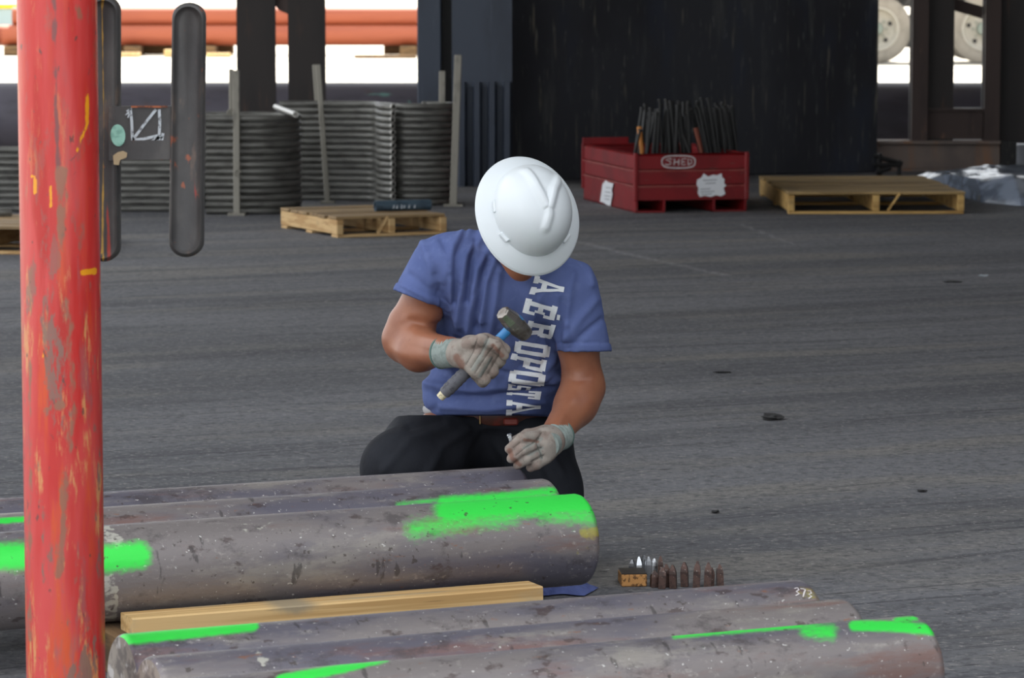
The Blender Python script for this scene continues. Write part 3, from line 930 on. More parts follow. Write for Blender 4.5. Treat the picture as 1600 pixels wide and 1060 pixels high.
chk = MB()
def strokes_on(plist, p0, nrm, w, mb):
    for pl in plist:
        r = ribbon([on_plane(x, y, p0, nrm) for x, y in pl], w, -np.asarray(nrm))
        for v, in zip(r.v): mb.add(v, r.f)
oval = [(1060 + 26 * math.copysign(abs(math.cos(q)) ** .6, math.cos(q)), 253 + 9.6 * math.copysign(abs(math.sin(q)) ** .7, math.sin(q))) for q in np.linspace(0, 2 * math.pi, 40)]
strokes_on([oval], fp0, fn, .0085, chk)
chk.build('chalk_ring', m_chalk, binr)
chk = MB()
strokes_on([[(1050, 249), (1045, 247.5), (1040, 249.5), (1047, 252.5), (1049, 255.5), (1043, 258), (1039, 256.5)],
            [(1054, 248), (1053, 258.5)], [(1061, 248), (1060, 258.5)], [(1053.5, 253.5), (1060.5, 253)],
            [(1072, 248), (1065.5, 248.5), (1065, 257.5), (1071.5, 257.5)], [(1065, 253), (1070, 253)],
            [(1075, 258), (1075, 248), (1080, 250), (1081, 254.5), (1075, 258)]], fp0, fn, .0064, chk)
chk.build('chalk_lettering', m_chalk, binr)


def paper(pl, p0, nrm, nm):
    b = MB(); q = [on_plane(x, y, p0, nrm) for x, y in pl]
    b.prism(q, -np.asarray(nrm) * .004, -np.asarray(nrm) * .008)
    return b.build(nm, m_paper, binr)


front_off = bc - by_ * .004
pp = paper([(1089, 281), (1096, 277), (1099, 271), (1106, 276), (1114, 273), (1120, 274), (1127, 271), (1128, 277), (1132, 280), (1131, 286), (1134, 290), (1130, 294), (1133, 303), (1126, 307), (1118, 305), (1110, 308), (1101, 306), (1093, 308), (1090, 302), (1091, 294), (1088, 288)], front_off, by_, 'torn_label')
ink = MB()
for (x0, x1, y) in ((1098, 1120, 282), (1102, 1118, 287), (1094, 1110, 296), (1094, 1116, 300), (1096, 1112, 304)):
    strokes_on([[(x0, y), (x1, y - 1)]], front_off - by_ * .009, by_, .005, ink)
ink.build('faint_print', m_ink, binr)
side0 = bc - bx_ * .004
pp = paper([(943, 288), (948, 282), (952, 285), (960, 287), (957, 297), (958, 304), (955, 322), (949, 320), (945, 317), (939, 315), (941, 303)], side0, bx_, 'torn_label')
ink = MB()
for (x0, x1, y) in ((947, 955, 293), (946, 954, 300), (945, 954, 306), (945, 953, 311)):
    strokes_on([[(x0, y), (x1, y + 1)]], side0 - bx_ * .009, bx_, .005, ink)
ink.build('faint_print', m_ink, binr)

# black rods leaning in the bin
rods = []
def rod(px0, px1, pytop, dep, r=.011):
    a = P(px0, 262, dep); a[2] = zf + .022
    e = P(px1, pytop, dep + RNG.uniform(-.05, .12))
    return a, e
rr_ = random.Random(4)
specs = []
for i in range(34):
    u = i / 33
    specs.append((986 + 98 * u + rr_.uniform(-5, 5), 1006 + 58 * u + rr_.uniform(-5, 13), 158 + rr_.uniform(-2, 24) + 10 * abs(u - .5), 24.1 + rr_.uniform(0, .5)))
for i in range(32):
    u = i / 31
    specs.append((1104 + 54 * u + rr_.uniform(-4, 5), 1080 + 64 * u + rr_.uniform(-9, 4), 154 + rr_.uniform(0, 18) + 12 * abs(u - .3), 24.1 + rr_.uniform(0, .5)))
specs.append((976, 1000, 205, 24.0)); specs.append((1102, 1068, 214, 24.0))
for i, (x0, x1, yt_, dp) in enumerate(specs):
    a, e = rod(x0, x1, yt_, dp)
    t = empty('steel_rod', a)
    if i < 34: tag(t, 'thin black steel rod in the left bundle standing in the red bin', 'rod', 'left bundle of black rods')
    elif i < 66: tag(t, 'thin black steel rod in the right bundle standing in the red bin', 'rod', 'right bundle of black rods')
    else: tag(t, ('short black rod leaning out at the left of the rod bundles', 'low black rod slanting across the gap between the rod bundles')[i - 66], 'rod')
    b = MB(); b.tube([a, e], rr_.uniform(.009, .013), 7); b.build('shaft', m_rod, t)
    dv = (e - a) / np.linalg.norm(e - a)
    b = MB(); b.tube([e, e + dv * .014], .016, 8); b.build('rod_head', m_black, t)
for (x0, y0, x1, y1, dp, m_, lb) in ((1003, 236, 999, 198, 24.0, m_orange, 'orange wooden stick standing among the black rods at the left'), (1096, 236, 1087, 200, 24.0, M('rust_red_stick', lin(110, 56, 40), .8), 'rust red stick standing between the two bundles of rods')):
    a, e = P(x0, y0, dp), P(x1, y1, dp); a2 = a.copy(); a2[2] = zf + .022
    b = MB(); b.tube([a2, a, e], [.014, .014, .018], 8); tag(b.build('marker_stick', m_, origin=a2), lb, 'stick')

# ------------------------------------------------------------------ plastic wrapped load, black bars, tub
pl0 = G(1470, 322); pd = 24.7
n1, n2 = 70, 44
xl, xr = P(1392, 0, 25.5)[0], P(1660, 0, 25.5)[0]
rg = np.random.default_rng(3)
gx = np.linspace(0, 1, n1); gy = np.linspace(0, 1, n2)
GX, GY = np.meshgrid(gx, gy)
def vnoise(X, Y, s, seed):
    r_ = np.random.default_rng(seed); acc = 0
    for k in range(7):
        a_ = r_.uniform(0, 2 * math.pi); fr_ = s * r_.uniform(.6, 1.8); ph = r_.uniform(0, 6.3)
        acc = acc + np.abs(np.sin((X * math.cos(a_) + Y * math.sin(a_)) * fr_ + ph + 1.2 * np.sin(fr_ * .5 * (X * math.sin(a_) - Y * math.cos(a_)))))
    return acc / 7 - .63
XW = xl + (xr - xl) * GX
YW = 24.75 + GY * 1.75 - .45 * np.clip((GX - .42) / .2, 0, 1) * (1 - GY) + .95 * np.clip((.45 - GX) / .1, 0, 1) * (1 - GY)
edge = np.minimum(np.minimum(GX * 3.2, (1.0 - GX) * 40), np.minimum(GY * 5, (1 - GY) * 7))
ZW = .19 * np.clip(edge, 0, 1) ** .6 * (.35 + .65 * np.clip(GX * 1.6, 0, 1)) + .035 * vnoise(XW * .8 + YW * .35, YW * .5, 13, 5) * np.clip(edge * 3, 0, 1) + .014 * vnoise(XW + YW * .6, YW * .4, 30, 8) * np.clip(edge * 3, 0, 1)
ZW = np.maximum(ZW, .004)
vv = np.stack([XW.ravel(), YW.ravel(), ZW.ravel()], 1)
I = (np.arange(n2 - 1)[:, None] * n1 + np.arange(n1 - 1)[None, :]).ravel()
ff = np.stack([I, I + 1, I + 1 + n1, I + n1], 1)
wr_ = empty('wrapped_load', (pl0[0], 25.4, 0)); tag(wr_, 'low load under crumpled clear plastic film at the right edge', 'wrapped load')
o = mk('plastic_film', vv, ff, m_film, wr_); smooth_by_angle(o, 28)
cv = vv.copy(); cv[:, 2] = np.maximum(ZW.ravel() * .72 - .012, .001); 
mk('load_core', cv, ff, m_core, wr_, smooth=True)
t = empty('bar_bracket', G(1392, 274)); tag(t, 'black iron bracket of crossed bars at the foot of the dark wall', 'bracket')
DBK = G(1392, 274)[1]
for (x0, y0, x1, y1) in ((1366, 244, 1410, 256), (1366, 258, 1408, 258), (1370, 270, 1392, 262)):
    b = MB(); b.tube([P(x0, y0, DBK), P(x1, y1, DBK)], .02, 8); b.build('bar', m_black, t)
b = MB(); a = P(1374, 240, DBK); a2 = a.copy(); a2[2] = 0; b.tube([a2, a], .022, 8); b.build('post', m_black, t)
b = MB(); a = P(1405, 250, DBK); a2 = a.copy(); a2[2] = 0; b.tube([a2, a], .016, 8); b.build('post', m_black, t)
c = G(1606, 262); c[1] += .6
t = empty('plastic_tub', c); tag(t, 'white plastic tub at the right edge behind the wrapped load', 'tub')
b = MB(); b.tube([c, c + np.array([0, 0, .16])], [.1, .115], 24); o = b.build('body', m_white, t); smooth_by_angle(o, 40)
b = MB(); b.tube([c + np.array([0, 0, .155]), c + np.array([0, 0, .172])], .122, 24); o = b.build('rim', m_white, t); smooth_by_angle(o, 40)

# floor scraps
def lump(name, label, px, py, wx, wy, h, mat, seed):
    c = G(px, py); r_ = random.Random(seed); bm = bmesh.new()
    bmesh.ops.create_icosphere(bm, subdivisions=2, radius=1)
    for v in bm.verts:
        s = 1 + r_.uniform(-.45, .45)
        v.co = Vector((v.co.x * wx / 2 * s, v.co.y * wy / 2 * s, max(0, (v.co.z * .5 + .5)) * h * s))
    me = bpy.data.meshes.new(name); bm.to_mesh(me); bm.free(); me.materials.append(mat)
    o = bpy.data.objects.new(name, me); COL.objects.link(o); o.location = Vector(c); tag(o, label, 'scrap')
m_clod = M('dark_clod', lin(44, 43, 44), .95)
lump('dirt_clod', 'dark ragged clod on the open floor right of the man', 1204, 655, .075, .12, .014, m_clod, 1)
lump('flat_scrap', 'flat dark splinter on the floor right of the sleeve', 1128, 583, .075, .03, .006, m_clod, 2)
lump('pale_chip', 'pale chip on the floor near the right edge', 1536, 432, .045, .05, .008, m_chalk_g, 3)
lump('flat_scrap', 'small dark scrap on the floor near the stamps', 1117, 802, .022, .03, .008, m_clod, 4)
lump('flat_scrap', 'thin dark scrap on the floor right of the stamps', 1440, 769, .03, .025, .006, m_clod, 5)
lump('flat_scrap', 'dark flake on the floor at upper right', 1487, 441, .09, .10, .006, m_clod, 6)


# ------------------------------------------------------------------ red post with H bracket
DP = 6.6
pc = P(96, 530, DP); rp = 62.0 / FPX * DP
post = empty('steel_post', (pc[0], pc[1], 0)); tag(post, 'worn red steel post in the foreground with a black H bracket', 'post')
nz, na = 420, 72
zz = np.linspace(.012, 2.6, nz); aa = np.linspace(0, 2 * math.pi, na, endpoint=False)
ZZ, AA = np.meshgrid(zz, aa, indexing='ij')
lean = 0.0
pv = np.stack([pc[0] + rp * np.cos(AA), pc[1] + rp * np.sin(AA), ZZ], -1).reshape(-1, 3)
I = np.arange(nz - 1)[:, None] * na + np.arange(na)[None, :]; J = np.arange(nz - 1)[:, None] * na + ((np.arange(na) + 1) % na)[None, :]
pf = np.stack([I, J, J + na, I + na], -1).reshape(-1, 4)
o = mk('pipe_shaft', pv, pf, m_pole, post, smooth=True)
X_, Y_ = pix(pv); fr_ = (pv[:, 1] < pc[1] + .02)
pt = np.maximum.reduce([1.3 - seg_dist(X_, Y_, [(136, 148), (136, 195), (128, 215)]) / 3.2,
                        .8 - seg_dist(X_, Y_, [(128, 215), (118, 245)]) / 4, 1.3 - seg_dist(X_, Y_, [(50, 275), (55, 280), (55, 302)]) / 4,
                        1.2 - seg_dist(X_, Y_, [(80, 292), (80, 322)]) / 3.5, 1.4 - seg_dist(X_, Y_, [(130, 426), (147, 424)]) / 5.5, 1.1 - seg_dist(X_, Y_, [(66, 553), (68, 560)]) / 4])
attr(o, 'paint', np.clip(pt, 0, 1) * fr_)
sm = np.maximum.reduce([1 - seg_dist(X_, Y_, [(82, -60), (88, 200), (90, 262)]) / 8, .9 - seg_dist(X_, Y_, [(92, 255), (112, 252), (124, 236), (134, 190)]) / 4])
attr(o, 'seam', np.clip(sm, 0, 1) * fr_)
pa = np.maximum.reduce([1.1 - seg_dist(X_, Y_, [(96, 270), (94, 320), (98, 390)]) / 15, 1 - seg_dist(X_, Y_, [(105, 470), (112, 600), (112, 700)]) / 16,
                        1 - seg_dist(X_, Y_, [(100, 740), (98, 850), (92, 900)]) / 14, .9 - seg_dist(X_, Y_, [(70, 640), (100, 632)]) / 14, 1. - seg_dist(X_, Y_, [(120, 10), (125, 25)]) / 14,
                        .8 - seg_dist(X_, Y_, [(48, 420), (46, 1000)]) / 9, .75 - seg_dist(X_, Y_, [(120, 900), (118, 1060)]) / 12])
attr(o, 'patch', np.clip(pa, 0, 1) * fr_)
attr(o, 'wear', np.clip((Y_ - 200) / 300, .35, 1))
b = MB(); b.box((pc[0], pc[1], .006), (.32, .32, .012), None, .003); b.build('base_plate', m_bracket, post)


def slat(name, outline_px, d, th, ang=0.0, dish=.012, mat=m_bracket):
    """rounded bar: outline in the picture, extruded in depth, with a shallow dished face and rounded rim"""
    q = [P(x, y, d) for x, y in outline_px]
    c = np.mean(q, 0); q = np.array(q)
    sc_ = lambda s, off: c + (q - c) * np.array([s[0], 1, s[1]]) + np.array([0, off, 0])
    rings = [sc_((.50, .93), dish), sc_((.70, .955), dish * .7), sc_((.84, .97), 0), sc_((.95, .988), .003), sc_((1, 1), .012), sc_((1, 1), th - .012), sc_((.95, .988), th), sc_((.5, .93), th)]
    n = len(q); v = np.vstack(rings + [[c + np.array([0, dish, 0])], [c + np.array([0, th, 0])]])
    f = []
    for i in range(len(rings) - 1):
        for k in range(n): f.append([i * n + k, i * n + (k + 1) % n, (i + 1) * n + (k + 1) % n, (i + 1) * n + k])
    m_ = len(rings) * n
    for k in range(n):
        f.append([k, m_, (k + 1) % n]); f.append([m_ - n + k, m_ - n + (k + 1) % n, m_ + 1])
    if ang:
        R = rotz(ang); v = (v - c) @ R.T + c
    o = mk(name, v, f, mat, post); 
    bm = bmesh.new(); bm.from_mesh(o.data); bmesh.ops.recalc_face_normals(bm, faces=bm.faces); bm.to_mesh(o.data); bm.free()
    smooth_by_angle(o, 45)
    return o, v


def stadium(xt0, xt1, yt, xb0, xb1, yb, n=12):
    r0 = (xt1 - xt0) / 2; r1 = (xb1 - xb0) / 2; pts = []
    for k in range(n + 1):
        a = math.pi - math.pi * k / n
        pts.append(((xt0 + xt1) / 2 + r0 * math.cos(a), yt + r0 * .9 - r0 * .9 * math.sin(a)))
    m_ = 10
    for k in range(1, m_): pts.append((xt1 + (xb1 - xt1) * k / m_, yt + r0 * .9 + (yb - r1 * .9 - yt - r0 * .9) * k / m_))
    for k in range(n + 1):
        a = math.pi * k / n
        pts.append(((xb0 + xb1) / 2 + r1 * math.cos(a), yb - r1 * .9 + r1 * .9 * math.sin(a)))
    for k in range(1, m_): pts.append((xb0 + (xt0 - xb0) * k / m_, yb - r1 * .9 + (yt + r0 * .9 - yb + r1 * .9) * k / m_))
    return pts


DS = 6.72
o, v = slat('rounded_slat', stadium(268, 320, 4, 263, 317, 403), DS, .045)
attr(o, 'rust', np.clip(.8 - seg_dist(*pix(v), [(300, 330), (303, 300)]) / 12, 0, 1)); attr(o, 'paint', np.zeros(len(v)))
o, v = slat('rounded_slat', stadium(136, 186, -6, 136, 186, 410), DS + .02, .05)
xx, yy_ = pix(v)
attr(o, 'rust', np.clip(1.1 - np.abs(xx - 170) / 7, 0, 1) * np.clip((yy_ - 120) / 250, .1, 1)); attr(o, 'paint', np.clip(1.0 - np.abs(xx - 160) / 5, 0, 1))
b = MB(); q = [P(x, y, DS + .012) for x, y in ((170, 166), (276, 166), (276, 249), (170, 251))]
b.prism(q, (0, 0, 0), (0, .022, 0)); o = b.build('web_plate', m_bracket, post)
vv_ = np.array([v_.co[:] for v_ in o.data.vertices]); attr(o, 'rust', np.zeros(len(vv_))); attr(o, 'paint', np.zeros(len(vv_)))
wp0 = P(200, 200, DS + .012); wnv = np.array([0, 1.0, 0])
b = MB()
strokes_on([[(204, 170), (206, 190), (207, 217)], [(244, 171), (225, 195), (208, 218), (200, 231)], [(249, 171), (250, 190), (249, 211)],
            [(207, 219), (225, 217), (247, 212)], [(249, 214), (236, 222), (230, 231)], [(250, 213), (242, 221)], [(253, 213), (247, 222)], [(255, 208), (252, 224)]], wp0, wnv, .0055, b)
strokes_on([[(198, 174), (206, 169)], [(196, 180), (203, 174)], [(200, 184), (203, 176)]], wp0, wnv, .003, b)
b.build('chalk_mark', m_chalk_g, post)
b = MB(); ring = [on_plane(184.5 + 11.5 * math.cos(q), 211.5 + 17 * math.sin(q) + 1.5 * math.cos(q), wp0 - np.array([0, .004, 0]), wnv) for q in np.linspace(0, 2 * math.pi, 24, endpoint=False)]
ring2 = [p_ + np.array([0, -.004, 0]) for p_ in ring]
b.prism(ring, (0, 0, 0), (0, -.003, 0)); o = b.build('mint_paint_spot', m_mint, post)
b = MB(); ring = [on_plane(x, y, wp0 - np.array([0, .004, 0]), wnv) for x, y in ((177, 243), (184, 238), (192, 236), (199, 239), (198, 246), (188, 250), (186, 258), (178, 257))]
b.prism(ring, (0, 0, 0), (0, -.004, 0)); b.build('tan_paint_spot', M('tan_paint', lin(176, 156, 124), .8), post)
m_rs = M('rust_streak', lin(160, 96, 66), .9, 0, [dict(c=lin(90, 60, 50), s=80, lo=.45, hi=.6)])
for pl, w in (([(205, 166.8), (230, 166.8), (262, 166.8)], .004), ([(254, 225), (253, 250)], .003), ([(218, 238), (219, 246)], .006)):
    b = MB(); strokes_on([pl], wp0, wnv, w, b); b.build('rust_streak', m_rs, post)

# ------------------------------------------------------------------ round bars
vdir = ray(13000, -34); vdir /= np.linalg.norm(vdir); vdir[2] = 0; vdir /= np.linalg.norm(vdir)
ndir = np.array([-vdir[1], vdir[0], 0])
ZB = .10


def place(x, y, r, zb):
    q = ray(x, y); m = q[2] / (q @ ndir); zc = zb + r
    N_ = (zc - 1.6 + r * math.sqrt(1 + m * m)) / m
    nn = np.array([-m, 1]) / math.sqrt(1 + m * m)
    s = (N_ + r * nn[0]) / (q @ ndir)
    return N_, s * (q @ vdir)


def round_bar(label, N_, t0, t1, r, paint=(), pale=(), tan=(), cut_r=True, group=None):
    n, m_ = 84, 420
    ca_, sa_ = np.cos(np.linspace(0, 2 * math.pi, n, endpoint=False)), np.sin(np.linspace(0, 2 * math.pi, n, endpoint=False))
    ts = np.concatenate([[t0, t0 + .004], np.linspace(t0 + .01, t1 - .012, m_ - 4), [t1 - .005, t1]])
    rs = np.full(m_, r); rs[0] = r - .006; rs[1] = r - .002; rs[-2] = r - .002; rs[-1] = r - .007
    c = np.outer(ts, vdir) + N_ * ndir + np.array([0, 0, ZB + r])
    v = c[:, None, :] + rs[:, None, None] * (ca_[None, :, None] * ndir + sa_[None, :, None] * np.array([0, 0, 1.0]))
    V = v.reshape(-1, 3)
    I = np.arange(m_ - 1)[:, None] * n + np.arange(n)[None, :]; J = np.arange(m_ - 1)[:, None] * n + ((np.arange(n) + 1) % n)[None, :]
    f = np.stack([I, I + n, J + n, J], -1).reshape(-1, 4)
    # root with rotation so that the grain runs along local x
    mid = c[m_ // 2] * np.array([1, 1, 0]) + np.array([0, 0, ZB])
    rt = empty('round_bar', mid, math.atan2(vdir[1], vdir[0]))
    tag(rt, label, 'steel bar', group)
    o = mk('barrel', V, f, m_bar, rt, smooth=True)
    X, Y = pix(V)
    nrm = (V - np.repeat(c, n, 0)) / np.repeat(rs, n)[:, None]
    view = V - CAM; view /= np.linalg.norm(view, axis=1)[:, None]
    facing = np.einsum('ij,ij->i', nrm, view) < .02
    def mask(strokes):
        acc = np.zeros(len(V))
        for (pl, w, soft, amp) in strokes:
            d_ = seg_dist(X, Y, pl); acc = np.maximum(acc, amp * np.clip(1 - (d_ - w) / soft, 0, 1))
        return np.clip(acc, 0, 1) * facing
    attr(o, 'paint', mask(paint)); attr(o, 'pale', mask(pale)); attr(o, 'tan', mask(tan))
    for e, (idx, sgn) in enumerate(((0, -1), (m_ - 1, 1))):
        ring = V[idx * n:(idx + 1) * n]; ce = c[idx]
        inner = ce + (ring - ce) * .5 + sgn * vdir * .001
        fv_ = np.vstack([ring, inner, [ce + sgn * vdir * .0015]])
        fs = [[k, (k + 1) % n, n + (k + 1) % n, n + k] for k in range(n)] + [[n + k, n + (k + 1) % n, 2 * n] for k in range(n)]
        if sgn > 0: fs = [q[::-1] for q in fs]
        mk('end_face', fv_, [q[::-1] for q in fs], m_barend, rt)
    return rt


RA = .1135
NA, tA = place(903, 771.5, RA, ZB); NB, tB = place(852, 748, RA, ZB); NC, tC = place(806, 728.7, RA, ZB)
round_bar('thick rust grey steel bar with a broad green spray mark, nearest the lumber', NA, 1.75, tA, RA,
          paint=[([(700, 797), (800, 789), (930, 783)], 9, 24, 1.0), ([(648, 828), (720, 816), (800, 808)], 3, 26, .62), ([(-60, 870), (40, 870), (165, 874), (215, 868)], 11, 20, 1.0), ([(850, 800), (930, 806)], 4, 26, .7)],
          pale=[([(166, 832), (184, 848)], 8, 8, .7), ([(172, 905), (175, 940), (170, 975)], 8, 8, .68), ([(390, 820), (420, 830)], 6, 30, .45)],
          tan=[([(916, 832), (926, 834)], 9, 8, .8), ([(905, 862), (930, 862)], 5, 14, .4)], group='bars of the rear row')
round_bar('middle steel bar of the rear row with a thin green spray edge', NB, 1.75, tB, RA,
          paint=[([(690, 783), (780, 777), (866, 768)], 1, 11, .95), ([(622, 789), (700, 780)], 0, 9, .6), ([(-40, 816), (60, 811)], 2, 5, 1.0)], group='bars of the rear row')
round_bar('rearmost steel bar, under the left gloved hand of the kneeling man', NC, 1.75, tC, RA, group='bars of the rear row')
RF = .1095
N1, t1 = place(1249, 906, RF, ZB); N2, t2_ = place(1315, 936, RF, ZB); N3, t3 = place(1427, 962, RF, ZB)
N1b, t1b = place(186, 991, RF, ZB); N2b, t2b = place(232, 1028, RF, ZB); N3 = min(N3, N2 - 2 * RF - .002)
N2 = min(N2, N1 - 2 * RF - .002); N3 = min(N3, N2 - 2 * RF - .002)
round_bar('front row steel bar nearest the lumber, green stripe along its left end', N1, t1b, t1, RF,
          paint=[([(150, 1004), (250, 994), (395, 978)], 5, 8, 1.0)], tan=[([(1258, 925), (1276, 927)], 9, 10, .55)], group='bars of the front row')
round_bar('middle steel bar of the front row with a pale scraped end', N2, t2b, t2_, RF, pale=[([(405, 1020), (415, 1036)], 5, 8, .55)], group='bars of the front row')
round_bar('nearest steel bar of the front row with green spray marks along its top', N3, t2b - .02, t3, RF,
          paint=[([(440, 1062), (520, 1048), (600, 1028)], 4, 8, 1.0), ([(1055, 993), (1120, 987), (1250, 977)], 2, 7, .95), ([(1262, 985), (1296, 988)], 5, 16, .75), ([(1335, 978), (1395, 979), (1455, 985)], 5, 7, 1.0), ([(1400, 970), (1430, 966)], 2, 6, .8)], group='bars of the front row')


def bar_marks(strokes, N_, r, root, w, mat, nm):
    """chalk strokes wrapped on the bar surface: intersect rays with the cylinder"""
    mb = MB()
    for pl in strokes:
        pts = []
        for x, y in pl:
            q = ray(x, y); qn, qz = q @ ndir, q[2]
            a = qn * qn + qz * qz; bb = 2 * (qn * (0 - N_) + qz * (1.6 - ZB - r)); cc = N_ ** 2 + (1.6 - ZB - r) ** 2 - r * r
            disc = max(bb * bb - 4 * a * cc, 0); s = (-bb - math.sqrt(disc)) / (2 * a)
            pts.append(CAM + q * s)
        c = pts[0]; nr = np.array([0, 0, 0.0]) + ndir * (c @ ndir - N_) + np.array([0, 0, c[2] - ZB - r]); nr /= np.linalg.norm(nr)
        rb_ = ribbon(pts, w, nr, .0015)
        for v in rb_.v: mb.add(v, rb_.f)
    return mb.build(nm, mat, root)


bars = [o for o in COL.objects if o.name.startswith('round_bar')]
bar_marks([[(1241, 921), (1246, 919.5), (1248, 923), (1244, 925.5), (1248.5, 929), (1243, 932)], [(1250.5, 921), (1254.5, 921.5), (1258.5, 922.5)], [(1258.5, 922.5), (1256, 928), (1254.5, 934)], [(1261, 924.5), (1266, 924.5), (1267.5, 928), (1263.5, 930), (1268, 933), (1263, 936.5)]], N1, RF, bars[3], .0032, m_chalk, 'chalk_number')
bar_marks([[(1060, 953), (1068, 950), (1066, 955)], [(1078, 951), (1086, 950)]], N2, RF, bars[4], .0032, m_chalk, 'chalk_scribble')

# timbers under the bars and the new lumber lying beside them
def timber(name, label, n0, n1, tc_, w, z0, z1, mat):
    c = vdir * tc_ + ndir * (n0 + n1) / 2
    t = empty(name, (c[0], c[1], z0), math.atan2(ndir[1], ndir[0]))
    tag(t, label, 'timber')
    b = MB(); b.box((0, 0, (z1 - z0) / 2), (n1 - n0, w, z1 - z0), None, .004); b.build('beam', mat, t, world=False)
    return t
timber('dunnage_timber', 'rough timber under the rear bars near their painted ends', NA - .22, NC + .14, tA - .30, .09, 0, ZB - .0005, m_oldwood)
timber('dunnage_timber', 'rough timber under the rear bars behind the red post', NA - .22, NC + .14, tA - 1.22, .09, 0, ZB - .0005, m_oldwood)
timber('dunnage_timber', 'rough timber under the front bars near their right ends', N3 - .16, N1 + .13, t1 - .30, .09, 0, ZB - .0005, m_oldwood)
timber('dunnage_timber', 'rough timber under the front bars near their left ends', N3 - .16, N1 + .13, t1b + .22, .09, 0, ZB - .0005, m_oldwood)
zl0, zl1 = .10, .14
tr_ = (G(826, 921, .12) @ vdir); tl_ = (G(197, 975, .12) @ vdir)
nl = NA - .108 - .045
c = vdir * (tr_ + tl_) / 2 + ndir * nl
b = MB(); L_ = tr_ - tl_
nseg = 60; R_ = np.stack([vdir, ndir, [0, 0, 1]], 1)
lv = []; hw, hh = .045, .02
prof = [(-hw, -hh + .003), (-hw + .003, -hh), (hw - .003, -hh), (hw, -hh + .003), (hw, hh - .003), (hw - .003, hh), (-hw + .003, hh), (-hw, hh - .003)]
for k in range(nseg + 1):
    for (a_, e_) in prof: lv.append((-L_ / 2 + L_ * k / nseg, a_, e_ + .02))
lf = [[k * 8 + j, k * 8 + (j + 1) % 8, (k + 1) * 8 + (j + 1) % 8, (k + 1) * 8 + j] for k in range(nseg) for j in range(8)] + [list(range(8)), [nseg * 8 + j for j in range(8)][::-1]]
o = mk('lumber_plank', np.array(lv), lf, m_lumber)
o.location = Vector((c[0], c[1], zl0)); o.rotation_euler = (0, 0, math.atan2(vdir[1], vdir[0]))
tag(o, 'new pale lumber plank lying between the two rows of bars', 'timber')
lv = np.array(lv)
attr(o, 'grey', np.clip(1 - np.abs(lv[:, 0] + .12) / .10, 0, 1) * (lv[:, 2] > .03))

# blue rag on the floor under the bar ends
c = G(874, 927)
n1_, n2_ = 40, 26
GX, GY = np.meshgrid(np.linspace(-1, 1, n1_), np.linspace(-1, 1, n2_))
rx = c[0] + GX * .085 + .02 * GY; ry = c[1] + .01 + GY * .06 + .012 * np.sin(GX * 5)
rzv = .004 + .03 * np.clip(1 - np.maximum(np.abs(GX), np.abs(GY)) ** 3, 0, 1) * (.5 + .9 * (vnoise(rx, ry, 60, 2) + .3))
I = (np.arange(n2_ - 1)[:, None] * n1_ + np.arange(n1_ - 1)[None, :]).ravel()
o = mk('shop_rag', np.stack([rx.ravel(), ry.ravel(), np.maximum(rzv, .002).ravel()], 1), np.stack([I, I + 1, I + 1 + n1_, I + n1_], 1), m_rag, origin=(c[0], c[1], 0), smooth=True)
tag(o, 'crumpled blue rag on the floor below the painted bar end', 'rag')

# ------------------------------------------------------------------ letter stamps and their block
DST = 9.02
cb_ = G(989, 917.5)
rzs = math.radians(4)
t = empty('wooden_block', cb_ + np.array([0, .04, 0])); tag(t, 'small charred wooden block on the floor left of the steel stamps', 'block')
b = MB(); b.box(cb_ + np.array([0, .045, .0165]), (.068, .09, .033), rotz(rzs), .003); b.build('body', m_block, t)
b = MB(); b.box(cb_ + np.array([0, .045, .0345]), (.066, .088, .003), rotz(rzs), .001); b.build('oily_top', m_block_top, t)


def stamp(label, px, ytop, base_y, w, mat, group, d=None, lean=0.0, z0=0.0, turn=0.0):
    base = G(px, base_y, z0)
    d_ = base @ FW - CAM @ FW
    top = P(px + lean, ytop, d_)
    h = top[2] - z0
    R = rotz(turn)
    rt = empty('letter_stamp', base); tag(rt, label, 'steel stamp', group)
    dv = (top - base); dv[1] += 0
    def ring(u, s):
        q = np.array([[-1, -1, 0], [1, -1, 0], [1, 1, 0], [-1, 1, 0]]) * np.array([w / 2 * s[0], w / 2 * s[1], 0])
        return q @ R.T + base + dv * u
    rings = [ring(0, (.9, .9)), ring(.03, (1, 1)), ring(.62, (1, 1)), ring(.80, (.82, .78)), ring(.97, (.34, .42)), ring(1.0, (.26, .34))]
    b = MB(); v = np.vstack(rings); f = [[3, 2, 1, 0], [20, 21, 22, 23]]
    for i in range(5):
        for k in range(4): f.append([i * 4 + k, i * 4 + (k + 1) % 4, (i + 1) * 4 + (k + 1) % 4, (i + 1) * 4 + k])
    lo = MB(); lo.add(np.vstack(rings[:3]), [q for q in f if max(q) < 12] + [[8, 9, 10, 11]]); lo.build('shank', mat, rt)
    hi = MB(); hi.add(np.vstack(rings[2:]), [[0, 1, 2, 3][::-1]] + [[a - 8 for a in q] for q in f if min(q) >= 8]); hi.build('tip', mat if mat is m_chrome else m_rustst, rt)
    return rt


